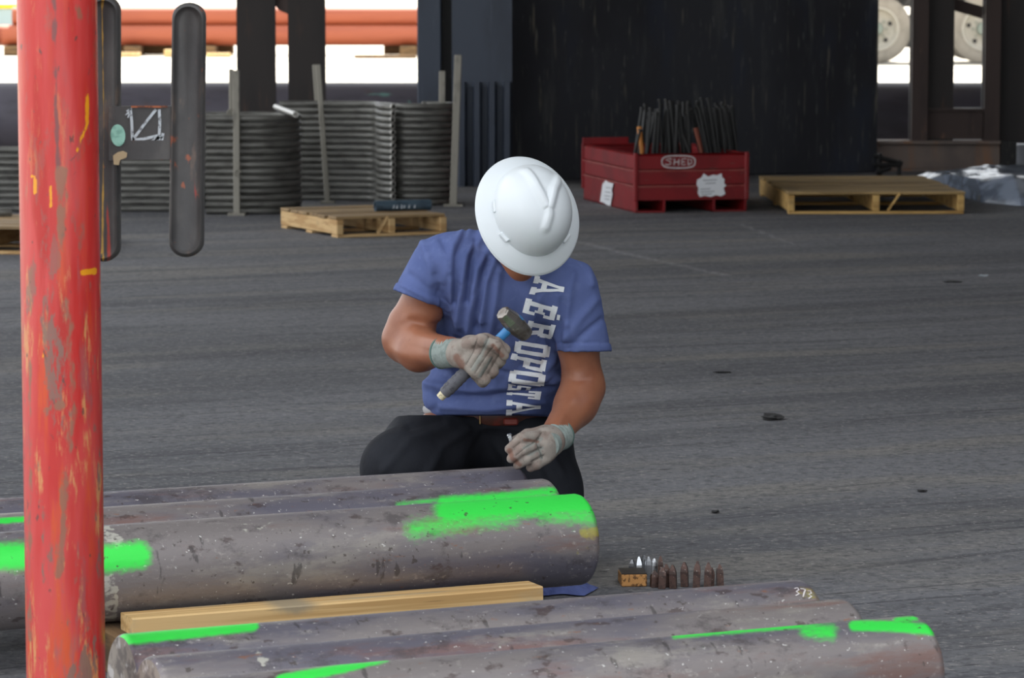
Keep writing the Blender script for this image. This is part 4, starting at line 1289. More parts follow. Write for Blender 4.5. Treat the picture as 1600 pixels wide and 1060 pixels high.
brown = [(1125, 884, .0205), (1105, 881, .022), (1110, 889, .018), (1088, 879, .022), (1070, 881, .023), (1052, 885, .021), (1040, 884, .024), (1034, 889, .022), (1022, 894, .022)]
names_b = ['rightmost brown steel stamp, standing a little apart', 'brown steel stamp second from the right in the row', 'shorter brown stamp close behind the second from the right', 'brown stamp with a dark pointed tip mid row',
           'broad brown steel stamp right of centre in the row', 'worn brown steel stamp left of centre in the row', 'dark brown stamp leaning against the wooden block end', 'scratched brown stamp beside the bright stamps', 'brown stamp nearest the end of the wooden block']
for i, (px, yt_, w) in enumerate(brown):
    stamp(names_b[i], px, yt_ - 2, 918 - (px - 1020) * .02 + (i % 2) * 2.5, w * .86, m_rustst, 'brown stamps in a row on the floor', lean=RNG.uniform(-2, 2), turn=RNG.uniform(-.3, .3))
bright = [(988, 875, 'leftmost bright steel stamp behind the wooden block'), (998, 870, 'second bright steel stamp from the left behind the block'), (1006, 868, 'tallest bright steel stamp behind the block'),
          (1013, 870, 'fourth bright steel stamp from the left behind the block'), (1022, 873, 'bright stamp with a white glinting tip'), (1032, 869, 'rightmost darkened steel stamp of the bright group')]
for i, (px, yt_, lb) in enumerate(bright):
    stamp(lb, px, yt_, 902.5 + (i % 2) * 2, .0145, m_chrome if i < 5 else m_rustst, 'bright stamps behind the block', turn=RNG.uniform(-.5, .5))


# ------------------------------------------------------------------ signed distance modelling for the man
class Field:
    def __init__(self, lo, hi, h):
        self.lo = np.asarray(lo, float); self.h = h
        self.n = np.ceil((np.asarray(hi, float) - self.lo) / h).astype(int) + 1
        self.ax = [(self.lo[i] + h * np.arange(self.n[i])).astype(np.float32) for i in range(3)]
        self.d = np.full(self.n, 1.0, np.float32)

    def sub(self, lo, hi):
        sl = []
        for i in range(3):
            a = int(np.clip(np.floor((lo[i] - self.lo[i]) / self.h), 0, self.n[i]))
            b = int(np.clip(np.ceil((hi[i] - self.lo[i]) / self.h) + 1, 0, self.n[i]))
            sl.append(slice(a, b))
        g = [self.ax[0][sl[0]][:, None, None], self.ax[1][sl[1]][None, :, None], self.ax[2][sl[2]][None, None, :]]
        return tuple(sl), g

    def merge(self, sl, q, k):
        a = self.d[sl]
        if k > 0:
            h = np.clip(.5 + .5 * (a - q) / k, 0, 1)
            self.d[sl] = a * (1 - h) + q * h - k * h * (1 - h)
        else:
            self.d[sl] = np.minimum(a, q)

    def cap(self, a, b, ra, rb=None, k=.02, sub=False):
        rb = ra if rb is None else rb
        a = np.asarray(a, float); b = np.asarray(b, float); R = max(ra, rb) + .06 + k
        sl, g = self.sub(np.minimum(a, b) - R, np.maximum(a, b) + R)
        ab = b - a; L = ab @ ab + 1e-12
        w = [g[i] - np.float32(a[i]) for i in range(3)]
        t = np.clip((w[0] * ab[0] + w[1] * ab[1] + w[2] * ab[2]) / L, 0, 1)
        q = np.sqrt(sum((w[i] - t * np.float32(ab[i])) ** 2 for i in range(3))) - (ra + (rb - ra) * t)
        if sub: self.carve(sl, q, k)
        else: self.merge(sl, q.astype(np.float32), k)
        return self

    def chain(self, pts, rs, k=.02):
        for i in range(len(pts) - 1): self.cap(pts[i], pts[i + 1], rs[i], rs[i + 1], k)
        return self

    def ell(self, c, r, R=None, k=.02, sub=False):
        c = np.asarray(c, float); r = np.asarray(r, float); m = r.max() + .06 + k
        sl, g = self.sub(c - m, c + m)
        w = [g[i] - np.float32(c[i]) for i in range(3)]
        if R is not None:
            R = np.asarray(R); w = [w[0] * R[0, i] + w[1] * R[1, i] + w[2] * R[2, i] for i in range(3)]
        k0 = np.sqrt(sum((w[i] / r[i]) ** 2 for i in range(3))); k1 = np.sqrt(sum((w[i] / r[i] ** 2) ** 2 for i in range(3)))
        q = k0 * (k0 - 1) / np.maximum(k1, 1e-6)
        if sub: self.carve(sl, q, k)
        else: self.merge(sl, q.astype(np.float32), k)
        return self

    def carve(self, sl, q, k):
        a = self.d[sl]; q = -q
        if k > 0:
            h = np.clip(.5 - .5 * (a - q) / k, 0, 1)
            self.d[sl] = a * (1 - h) + q * h + k * h * (1 - h)
        else:
            self.d[sl] = np.maximum(a, q)

    def plane_cut(self, p, n, box=None):
        """remove the half space on the +n side (optionally only within a box)"""
        n = np.asarray(n, float) / np.linalg.norm(n); p = np.asarray(p, float)
        lo, hi = (self.lo, self.lo + self.h * self.n) if box is None else box
        sl, g = self.sub(lo, hi)
        q = (g[0] - p[0]) * n[0] + (g[1] - p[1]) * n[1] + (g[2] - p[2]) * n[2]
        self.d[sl] = np.maximum(self.d[sl], q.astype(np.float32))
        return self

    def mesh(self, relax=2):
        d = self.d; nx, ny, nz = d.shape
        s = d < 0
        cnt = np.zeros((nx - 1, ny - 1, nz - 1), np.int8)
        for i in (0, 1):
            for j in (0, 1):
                for k in (0, 1): cnt += s[i:nx - 1 + i, j:ny - 1 + j, k:nz - 1 + k]
        act = (cnt > 0) & (cnt < 8)
        idx = np.argwhere(act)
        vid = np.full(act.shape, -1, np.int64); vid[act] = np.arange(len(idx))
        corner = {}
        for i in (0, 1):
            for j in (0, 1):
                for k in (0, 1): corner[(i, j, k)] = d[idx[:, 0] + i, idx[:, 1] + j, idx[:, 2] + k].astype(float)
        acc = np.zeros((len(idx), 3)); num = np.zeros(len(idx))
        cs = list(corner)
        for a in cs:
            for ax in range(3):
                if a[ax] == 0:
                    b = list(a); b[ax] = 1; b = tuple(b)
                    va, vb = corner[a], corner[b]; m = (va < 0) != (vb < 0)
                    t = np.where(m, va / np.where(m, va - vb, 1), 0)
                    pos = np.tile(np.array(a, float), (len(idx), 1)); pos[:, ax] += t
                    acc += pos * m[:, None]; num += m
        V = (acc / np.maximum(num, 1)[:, None] + idx) * self.h + self.lo
        F = []
        for ax in range(3):
            sl0 = [slice(None)] * 3; sl1 = [slice(None)] * 3
            sl0[ax] = slice(0, -1); sl1[ax] = slice(1, None)
            ch = s[tuple(sl0)] != s[tuple(sl1)]
            e = np.argwhere(ch)
            u, w = [(1, 2), (2, 0), (0, 1)][ax]
            ok = (e[:, u] > 0) & (e[:, w] > 0) & (e[:, u] < d.shape[u] - 1) & (e[:, w] < d.shape[w] - 1)
            e = e[ok]; flip = s[tuple(sl0)][e[:, 0], e[:, 1], e[:, 2]]
            def cell(du, dw):
                q = e.copy(); q[:, u] -= du; q[:, w] -= dw
                return vid[q[:, 0], q[:, 1], q[:, 2]]
            quad = np.stack([cell(1, 1), cell(0, 1), cell(0, 0), cell(1, 0)], 1)
            quad[~flip] = quad[~flip][:, ::-1]
            F.append(quad)
        F = np.vstack(F); F = F[(F >= 0).all(1)]
        for _ in range(relax): V = relax_mesh(V, F)
        return V, F


def relax_mesh(V, F, a=.5):
    acc = np.zeros_like(V); n = np.zeros(len(V))
    for i in range(4):
        for j in (1, 3):
            np.add.at(acc, F[:, i], V[F[:, (i + j) % 4]]); np.add.at(n, F[:, i], 1)
    return V * (1 - a) + a * acc / np.maximum(n, 1)[:, None]


def vnormals(V, F):
    fn = np.cross(V[F[:, 2]] - V[F[:, 0]], V[F[:, 3]] - V[F[:, 1]])
    N = np.zeros_like(V)
    for i in range(4): np.add.at(N, F[:, i], fn)
    return N / np.maximum(np.linalg.norm(N, axis=1), 1e-12)[:, None]


# ------------------------------------------------------------------ joints of the kneeling man
J = dict(
    neck=P(800, 398, 9.14), head=P(826, 338, 8.96),
    rs=P(684, 414, 9.10), re=P(637, 535, 9.20), rw=P(703, 549, 8.99), rh=P(742, 555, 8.93),
    ls=P(892, 452, 9.12), le=P(912, 606, 9.20), lw=P(864, 684, 9.02), lh=P(842, 698, 8.99),
    pel=P(770, 668, 9.50), rhip=P(718, 672, 9.48), lhip=P(828, 674, 9.48),
    rk=P(624, 733, 9.19), lk=P(870, 846, 9.22))
J['lk'][2] = .075
J['ra'] = np.array([J['rk'][0] + .02, J['rk'][1] + .10, .10]); J['la'] = np.array([J['lk'][0] - .02, J['lk'][1] + .40, .07])
man = empty('person', (J['pel'][0], J['pel'][1], 0)); tag(man, 'kneeling man in white hard hat and blue shirt with a hammer', 'person')

# head frame: U = crown direction (hat axis), Fh = face forward
camdir = -FW
U = RT * .35 + UPV * .25 + camdir * .90; U /= np.linalg.norm(U)
Fh = RT * .16 - UPV * .98; Fh = Fh - U * (Fh @ U); Fh /= np.linalg.norm(Fh)
Rh = np.cross(Fh, U)                    # head's own right
ha = math.radians(23)                  # the hat sits a little low on the forehead
Fd, Ud = Fh * math.cos(ha) + U * math.sin(ha), U * math.cos(ha) - Fh * math.sin(ha)
HD = np.stack([Rh, Fd, Ud], 1)
brim_c = P(829, 331, 8.84)
hc = brim_c - U * .045 + Fh * .006 + Rh * .012            # skull centre
hp = lambda r_, f_, u_: hc + Rh * r_ + Fd * f_ + Ud * u_

FING_R = []
def px(x, y, d): return P(x, y, d)
# hammer axis
ham_a, ham_b = P(689, 620, 8.965), P(803, 507, 8.90)
hax = (ham_b - ham_a) / np.linalg.norm(ham_b - ham_a)
# right hand: back of the hand to the viewer, fingers wrap behind the handle
for i, (kx, ky) in enumerate([(775, 535), (768, 552), (757, 568), (744, 581)]):
    K = P(kx, ky, 8.895); A_ = P(kx + 13, ky + 12, 8.905); B_ = P(kx + 10, ky + 16, 8.965); C_ = P(kx - 12, ky - 4, 8.985)
    FING_R.append(([K, A_, B_, C_], [.0155, .0150, .0140, .0125]))
thumb_R = ([P(726, 540, 8.90), P(752, 532, 8.872), P(776, 541, 8.872), P(788, 556, 8.882)], [.019, .0165, .0150, .0125])
palm_R = [(P(718, 553, 8.94), .026), (P(735, 545, 8.915), .027), (P(738, 562, 8.915), .027), (P(758, 540, 8.90), .024), (P(745, 573, 8.905), .022), (P(752, 557, 8.90), .025)]
# left hand: back of the hand up, fingers pinching a stamp
FING_L = [([P(846, 680, 8.965), P(816, 686, 8.925), P(796, 702, 8.925)], [.0165, .0155, .0125]),
          ([P(847, 694, 8.96), P(817, 704, 8.918), P(799, 717, 8.925)], [.0165, .0155, .0125]),
          ([P(849, 707, 8.96), P(824, 717, 8.925), P(809, 727, 8.935)], [.0160, .0150, .0120]),
          ([P(853, 717, 8.965), P(838, 726, 8.94), P(829, 731, 8.95)], [.0150, .0140, .0120])]
thumb_L = ([P(850, 676, 9.0), P(824, 680, 8.99), P(803, 690, 8.965)], [.018, .0155, .0125])
palm_L = [(P(866, 686, 9.01), .026), (P(852, 684, 8.975), .023), (P(853, 706, 8.975), .022), (P(850, 695, 8.968), .023)]


def add_hand(f, palm, fingers, thumb, s, k=.012):
    for (a, ra) in palm:
        for (b2, rb2) in palm:
            if a is not b2: f.cap(a, b2, ra * s, rb2 * s, k)
    for pts, rs in fingers + [thumb]:
        f.chain(pts, [r * s for r in rs], .006)


# body -------------------------------------------------------------
def torso(f, g, k=.05):
    f.ell(J['pel'], (.168 + g, .125 + g, .12 + g), None, k)
    f.ell(P(770, 600, 9.40), (.170 + g, .135 + g, .13 + g), None, k)
    f.ell(P(782, 520, 9.28), (.185 + g, .135 + g, .15 + g), None, k)
    f.ell(P(788, 455, 9.18), (.185 + g, .125 + g, .12 + g), None, k)
    f.cap(J['rs'] + RT * .03, J['ls'] - RT * .03, .070 + g, .070 + g, k)
    f.cap(J['rs'] + RT * .05 + UPV * .02, J['neck'], .055 + g, .07 + g, k)
    f.cap(J['ls'] - RT * .05 + UPV * .02, J['neck'], .055 + g, .07 + g, k)


lo = np.array([J['rk'][0] - .18, 8.68, 0.0]); hi = np.array([J['ls'][0] + .16, 10.0, 1.12])
f = Field(lo, hi, .0065)
torso(f, -.022)
f.cap(J['neck'] + (J['neck'] - hc) * .2, hc - U * .03, .058, .056, .03)
# arms
f.chain([J['rs'], J['rs'] * .45 + J['re'] * .55, J['re']], [.052, .059, .052], .012)
f.cap(P(637, 508, 9.17), P(626, 528, 9.18), .056, .050, .02)
f.chain([J['re'], P(655, 547, 9.12), J['rw']], [.051, .052, .037], .035)
f.chain([J['ls'], J['ls'] * .45 + J['le'] * .55, J['le']], [.052, .056, .049], .012)
f.chain([J['le'], P(900, 632, 9.15), J['lw']], [.050, .050, .037], .04)
# legs
f.chain([J['rhip'], J['rk']], [.095, .072], .04); f.chain([J['rk'], J['rk'] * .6 + J['ra'] * .4 + np.array([0, .03, 0]), J['ra']], [.07, .058, .04], .03)
f.chain([J['lhip'], J['lk'] + np.array([0, 0, .02])], [.095, .062], .04); f.chain([J['lk'], J['lk'] * .6 + J['la'] * .4, J['la']], [.06, .055, .04], .03)
f.cap(J['ra'] - np.array([0, 0, .04]), J['ra'] + np.array([-.03, -.13, -.06]), .035, .028, .02); f.cap(J['la'], J['la'] + np.array([0, .04, -.035]), .036, .034, .02)
# head
f.ell(hp(0, -.005, .035), (.074, .094, .088), HD, .02)
f.ell(hp(0, .035, -.050), (.067, .060, .072), HD, .03)
f.ell(hp(0, .068, -.102), (.036, .034, .028), HD, .03)
f.cap(hp(-.045, .0, -.07), hp(0, .078, -.112), .022, .02, .03); f.cap(hp(.045, .0, -.07), hp(0, .078, -.112), .022, .02, .03)
f.cap(hp(0, .092, .008), hp(0, .116, -.036), .009, .013, .012)
for s in (-1, 1):
    f.ell(hp(s * .012, .106, -.040), (.010, .010, .008), HD, .008)
    f.ell(hp(s * .034, .098, .004), (.017, .010, .010), HD, .012, sub=True)
    f.ell(hp(s * .034, .084, .004), (.013, .012, .010), HD, .004)
    f.cap(hp(s * .014, .096, .022), hp(s * .05, .084, .020), .008, .007, .012)
    f.ell(hp(s * .078, -.008, -.005), (.010, .020, .032), HD, .008)
    f.ell(hp(s * .081, .0, -.003), (.006, .010, .016), HD, .004, sub=True)
f.cap(hp(-.022, .094, -.070), hp(.022, .094, -.070), .0075, .0075, .008)
f.cap(hp(-.019, .090, -.082), hp(.019, .090, -.082), .0085, .0085, .008)
f.cap(hp(-.026, .108, -.0755), hp(.026, .108, -.0755), .003, .003, .003, sub=True)
add_hand(f, palm_R, FING_R, thumb_R, .72, .012); f.cap(J['rw'], palm_R[0][0], .030, .022, .02)
add_hand(f, palm_L, FING_L, thumb_L, .72, .012); f.cap(J['lw'], palm_L[0][0], .030, .022, .02)
V, F = f.mesh(2); N = vnormals(V, F); X, Y = pix(V); disp = np.zeros(len(V))
for pl, w, a in [([(642, 500), (662, 510), (684, 506)], 4, -.004), ([(650, 522), (680, 534)], 11, .004), ([(612, 548), (650, 560), (690, 566)], 8, .003), ([(628, 500), (650, 492), (676, 496)], 7, .003),
                 ([(884, 590), (900, 596), (920, 590)], 4, -.003), ([(895, 625), (875, 655)], 9, .004), ([(925, 625), (900, 665)], 9, .003), ([(890, 570), (896, 590)], 8, .003), ([(880, 650), (866, 672)], 3, .002), ([(640, 540), (680, 552)], 3, -.0015)]:
    disp += a * np.exp(-(seg_dist(X, Y, pl) / w) ** 2)
V = V + N * (disp * ((N @ camdir) > -.3))[:, None]
V = relax_mesh(V, F, .3)
mk('body', V, F, m_skin, man, smooth=True)

# trousers ----------------------------------------------------------
lo = np.array([J['rk'][0] - .2, 8.75, 0.0]); hi = np.array([J['lk'][0] + .2, 9.95, .66])
f = Field(lo, hi, .0065)
f.ell(J['pel'], (.176, .135, .135), None, .03)
f.ell(P(770, 640, 9.46), (.172, .135, .08), None, .04)
f.chain([J['rhip'], J['rhip'] * .45 + J['rk'] * .55 + np.array([0, 0, .008]), J['rk']], [.116, .106, .098], .05)
f.chain([J['rk'], J['rk'] * .6 + J['ra'] * .4 + np.array([0, .03, 0]), J['ra'] + np.array([0, 0, .03])], [.094, .08, .06], .04)
f.chain([J['lhip'], J['lhip'] * .5 + J['lk'] * .5, J['lk'] + np.array([0, 0, .012])], [.115, .098, .078], .05)
f.chain([J['lk'] + np.array([0, 0, .005]), J['lk'] * .6 + J['la'] * .4, J['la'] + np.array([0, -.04, 0])], [.074, .070, .055], .04)
waist = P(770, 652, 9.36); wn_ = UPV * .93 + FW * .36
f.plane_cut(waist + np.array([0, 0, .0]), np.array([.0, .18, 1.0]))
V, F = f.mesh(2); N = vnormals(V, F); X, Y = pix(V)
disp = np.zeros(len(V))
for pl, w, a in [([(700, 668), (640, 690), (600, 735)], 7, .006), ([(730, 672), (690, 700), (668, 742)], 7, .007), ([(755, 680), (735, 712), (730, 745)], 6, -.006), ([(770, 690), (800, 735)], 6, .006),
                 ([(690, 655), (640, 668)], 5, -.005), ([(845, 690), (880, 740)], 6, .006), ([(835, 705), (870, 765)], 6, -.006), ([(760, 668), (790, 668), (830, 675)], 5, .005)]:
    disp += a * np.exp(-(seg_dist(X, Y, pl) / w) ** 2)
V = V + N * disp[:, None]
mk('trousers', V, F, m_pants, man, smooth=True)
# boots
for a, dr, sgn in ((J['ra'], np.array([-.03, -.15, -.0]), 0), (J['la'], np.array([0, .03, -.0]), 1)):
    lo = a + np.array([-.15, -.3, -.2]); hi = a + np.array([.15, .25, .12]); lo[2] = -.02
    f = Field(lo, hi, .006)
    if sgn == 0:
        f.cap(a + np.array([0, .02, .02]), a + np.array([0, .02, -.04]), .052, .05, .03); f.cap(np.array([a[0], a[1] + .03, .045]), np.array([a[0] - .04, a[1] - .13, .042]), .046, .042, .03)
        f.plane_cut((0, 0, .012), (0, 0, -1)); f.plane_cut(a + np.array([0, 0, .07]), (0, 0, 1))
        V, F = f.mesh(2); bt = mk('boot', V, F, m_boot, man, smooth=True)
        b = MB(); b.box((a[0] - .018, a[1] - .055, .007), (.095, .27, .014), rotz(.2), .006); b.build('sole', m_black, bt)
    else:
        f.cap(a + np.array([0, -.05, .0]), a + np.array([0, .02, .0]), .052, .05, .03); f.cap(a + np.array([0, .02, 0.02]), np.array([a[0], a[1] + .075, .05]), .046, .040, .03)
        f.plane_cut((0, 0, .012), (0, 0, -1))
        V, F = f.mesh(2); bt = mk('boot', V, F, m_boot, man, smooth=True)

# belt ---------------------------------------------------------------
bz0 = P(770, 659, 9.36)
lo = J['pel'] - np.array([.26, .24, .16]); hi = J['pel'] + np.array([.26, .24, .22])
f = Field(lo, hi, .004)
f.ell(J['pel'], (.181, .140, .140), None, .03); f.ell(P(770, 640, 9.46), (.177, .140, .085), None, .04)
bn = np.array([0, .18, 1.0]); bn /= np.linalg.norm(bn)
f.plane_cut(waist + bn * .006, bn); f.plane_cut(waist - bn * .026, -bn)
f.ell(J['pel'], (.170, .129, .129), None, .0, sub=True)
V, F = f.mesh(1); belt = mk('belt', V, F, m_belt, man, smooth=True)

# shirt ---------------------------------------------------------------
lo = np.array([J['rs'][0] - .16, 8.85, .30]); hi = np.array([J['ls'][0] + .16, 9.75, 1.12])
f = Field(lo, hi, .0042)
torso(f, .004)
f.ell(P(768, 622, 9.40), (.183, .150, .085), None, .05); f.ell(P(806, 572, 9.33), (.150, .12, .11), None, .05)
# sleeves: cut at their hems before they are joined to the torso
hr_a, hr_b = J['rs'], P(649, 478, 9.13)
hl_a, hl_b = J['ls'], P(911, 549, 9.16)
f2 = Field(lo, hi, .0042)
f2.cap(hr_a, hr_b + (hr_b - hr_a) * .4, .072, .071, .0)
f2.cap(hl_a, hl_b + (hl_b - hl_a) * .4, .073, .074, .0)
dR = (hr_b - hr_a) / np.linalg.norm(hr_b - hr_a); dL = (hl_b - hl_a) / np.linalg.norm(hl_b - hl_a)
nR = UPV * -.90 - RT * .36; nL = -UPV + RT * .02
f2.plane_cut(P(654, 470, 9.13), nR, (lo, hr_b + np.array([.25, .5, .5]))); f2.plane_cut(P(912, 551, 9.15), nL, (hl_b - np.array([.2, .5, .5]), hi))
f2.cap(hr_b + dR * .035, hr_b + dR * .16, .060, .064, .0, sub=True); f2.cap(hl_b + dL * .035, hl_b + dL * .16, .060, .064, .0, sub=True)
f.plane_cut(P(770, 651, 9.36), np.array([0, -.18, -1.0]))
f.merge(tuple(slice(0, n_) for n_ in f.n), f2.d, .022)
# hollow: neck hole and sleeves
ncut = P(806, 408, 9.04)
f.cap(J['neck'] + UPV * .02 + FW * .02, hc - U * .02, .066, .082, .01, sub=True)
V, F = f.mesh(2); N = vnormals(V, F); X, Y = pix(V)
disp = np.zeros(len(V))
front = (N @ camdir) > -.2
folds = [([(752, 372), (728, 400), (722, 450), (716, 520)], 6, .010), ([(766, 392), (746, 420), (738, 470), (730, 540)], 6, .010), ([(736, 352), (708, 385), (700, 430), (704, 480)], 7, .009),
         ([(772, 410), (760, 440), (752, 500)], 6, .008), ([(780, 425), (775, 470), (765, 530)], 6, .007), ([(744, 375), (738, 400), (730, 470)], 4, -.009), ([(762, 400), (754, 440), (744, 510)], 4, -.008), ([(728, 362), (712, 400), (711, 470)], 4, -.008),
         ([(690, 478), (700, 440), (704, 400), (690, 375)], 5, -.005), ([(700, 490), (740, 520), (790, 540)], 8, .006), ([(670, 600), (720, 610), (800, 602), (870, 588)], 7, .009), ([(680, 618), (760, 622), (860, 606)], 5, -.008),
         ([(690, 635), (760, 640), (850, 628)], 6, .007), ([(800, 602), (850, 596), (880, 580)], 5, -.010), ([(668, 560), (700, 590), (760, 596)], 7, -.007), ([(880, 470), (876, 520), (874, 560)], 6, -.005),
         ([(895, 430), (888, 470), (884, 530)], 6, .008), ([(905, 400), (920, 420), (925, 445)], 5, .005), ([(930, 470), (905, 500), (890, 525)], 7, .006), ([(940, 500), (912, 522), (890, 545)], 5, -.006), ([(820, 430), (830, 470), (820, 540)], 10, .006),
         ([(640, 430), (665, 450), (690, 462)], 6, -.005), ([(630, 445), (660, 462), (685, 476)], 4, .004), ([(660, 380), (672, 410), (680, 440)], 6, .006), ([(870, 560), (850, 580), (800, 590)], 6, .008)]
for pl, w, a in folds: disp += a * np.exp(-(seg_dist(X, Y, pl) / w) ** 2) * 1.15
disp += .005 * np.exp(-(seg_dist(X, Y, [(750, 366), (764, 396), (786, 424), (812, 439), (842, 436), (870, 418)]) / 4.5) ** 2)
rs_ = np.random.default_rng(11)
for _ in range(60):
    x0, y0 = rs_.uniform(665, 880), rs_.uniform(460, 640); an = rs_.normal(1.3 if y0 < 570 else .1, .35); L0 = rs_.uniform(18, 50)
    pl = [(x0 - L0 * math.cos(an), y0 - L0 * math.sin(an)), (x0 + L0 * math.cos(an), y0 + L0 * math.sin(an))]
    disp += rs_.choice([-1, 1]) * rs_.uniform(.0018, .0042) * np.exp(-(seg_dist(X, Y, pl) / rs_.uniform(3.5, 7)) ** 2)
# sleeve hems: a raised stitched band
hemR = np.abs((V - P(654, 470, 9.13)) @ (nR / np.linalg.norm(nR)) + .012); inR = ((X < 705) & (Y > 430))
hemL = np.abs((V - P(912, 551, 9.15)) @ (nL / np.linalg.norm(nL)) + .012); inL = ((X > 868) & (Y > 520))
disp += inR * .0025 * (hemR < .010) + inL * .0025 * (hemL < .010)
disp -= inR * .002 * np.exp(-((hemR - .013) / .003) ** 2) + inL * .002 * np.exp(-((hemL - .013) / .003) ** 2)
V = V + N * (disp * front)[:, None]
V = relax_mesh(V, F, .2)
shirt = mk('t_shirt', V, F, m_shirt, man, smooth=True)
shirt_bvh = BVHTree.FromPolygons([tuple(v) for v in V], [tuple(q) for q in F.tolist()])
# shirt tail / undershirt patch and belt loop at the left hip
b = MB(); b.tube([P(669, 630, 9.42), P(664, 634, 9.40), P(664, 642, 9.40), P(669, 645, 9.42)], .004, 8); b.build('key_loop', m_black, belt)
f = Field(P(680, 640, 9.43) - .12, P(680, 640, 9.43) + .12, .005)
f.ell(P(677, 639, 9.42), (.030, .06, .020)); V2, F2 = f.mesh(2); mk('undershirt_tail', V2, F2, m_cloth_g, man, smooth=True)
b = MB(); b.box(P(750, 656, 9.325), (.006, .01, .026), None, .002); b.build('belt_keeper', m_brass, belt)
b = MB(); b.box(P(798, 659, 9.325), (.04, .012, .02), None, .004); b.build('belt_patch', M('red_leather', lin(120, 46, 34), .5), belt)

# lettering printed on the shirt --------------------------------------
GL = {
    'A': [[(.0, .0), (.36, 0), (.36, .14), (.0, .14)], [(.64, 0), (1, 0), (1, .14), (.64, .14)], [(.08, .1), (.30, .1), (.52, 1.0), (.36, 1.0)], [(.70, .1), (.92, .1), (.64, 1.0), (.48, 1.0)], [(.26, .30), (.74, .30), (.70, .44), (.30, .44)], [(.34, .86), (.66, .86), (.66, 1), (.34, 1)]],
    'E': [[(.0, 0), (.95, 0), (.95, .15), (0, .15)], [(.0, .85), (.95, .85), (.95, 1), (0, 1)], [(.12, .1), (.36, .1), (.36, .9), (.12, .9)], [(.34, .44), (.66, .44), (.66, .57), (.34, .57)], [(.78, .1), (.95, .1), (.95, .34), (.78, .34)], [(.78, .66), (.95, .66), (.95, .9), (.78, .9)], [(.62, .36), (.74, .36), (.74, .65), (.62, .65)]],
    'R': [[(0, 0), (.44, 0), (.44, .14), (0, .14)], [(0, .86), (.8, .86), (.8, 1), (0, 1)], [(.1, .1), (.34, .1), (.34, .9), (.1, .9)], [(.7, .54), (.95, .54), (.95, .92), (.7, .92)], [(.3, .44), (.88, .44), (.88, .58), (.3, .58)], [(.52, .46), (.76, .46), (.98, .0), (.70, .0)], [(.74, .88), (.9, .88), (.9, .98), (.74, .98)]],
    'O': [[(.02, .1), (.30, .1), (.30, .9), (.02, .9)], [(.70, .1), (.98, .1), (.98, .9), (.70, .9)], [(.1, 0), (.9, 0), (.9, .16), (.1, .16)], [(.1, .84), (.9, .84), (.9, 1), (.1, 1)]],
    'P': [[(0, 0), (.5, 0), (.5, .14), (0, .14)], [(0, .86), (.84, .86), (.84, 1), (0, 1)], [(.12, .1), (.36, .1), (.36, .9), (.12, .9)], [(.72, .46), (.97, .46), (.97, .92), (.72, .92)], [(.3, .38), (.9, .38), (.9, .53), (.3, .53)]],
    'S': [[(.05, .85), (.95, .85), (.95, 1), (.05, 1)], [(.05, .5), (.32, .5), (.32, .92), (.05, .92)], [(.1, .42), (.9, .42), (.9, .58), (.1, .58)], [(.68, .08), (.95, .08), (.95, .5), (.68, .5)], [(.05, 0), (.95, 0), (.95, .15), (.05, .15)], [(.05, .1), (.22, .1), (.22, .3), (.05, .3)]],
    'T': [[(.0, .86), (1, .86), (1, 1), (0, 1)], [(.0, .66), (.2, .66), (.2, .9), (0, .9)], [(.8, .66), (1, .66), (1, .9), (.8, .9)], [(.36, .06), (.64, .06), (.64, .9), (.36, .9)], [(.2, 0), (.8, 0), (.8, .14), (.2, .14)]],
}
def zp(x, y): return (770 + x / 4.417, 420 + y / 4.417)
# quads: (bottom-left, bottom-right, top-right, top-left) of each letter
LET = [('A', (296, 46), (252, 178), (478, 196), (500, 92)), ('E', (236, 198), (206, 308), (420, 362), (446, 258)), ('R', (252, 352), (222, 462), (406, 492), (436, 384)),
       ('O', (160, 488), (146, 580), (378, 620), (394, 528)), ('P', (136, 580), (116, 664), (352, 728), (370, 628)), ('O', (126, 690), (112, 788), (346, 816), (360, 724)),
       ('S', (112, 786), (100, 838), (250, 838), (262, 812)), ('T', (100, 838), (98, 880), (318, 906), (330, 846)), ('A', (100, 902), (94, 1014), (322, 988), (326, 916))]
def on_shirt(x, y, off=.0022):
    q = ray(x, y); q = q / np.linalg.norm(q)
    hit, nr, _, _ = shirt_bvh.ray_cast(Vector(CAM), Vector(q))
    if hit is None: return None
    nr = np.array(nr)
    if nr @ q > 0: nr = -nr
    return np.array(hit) + nr * off
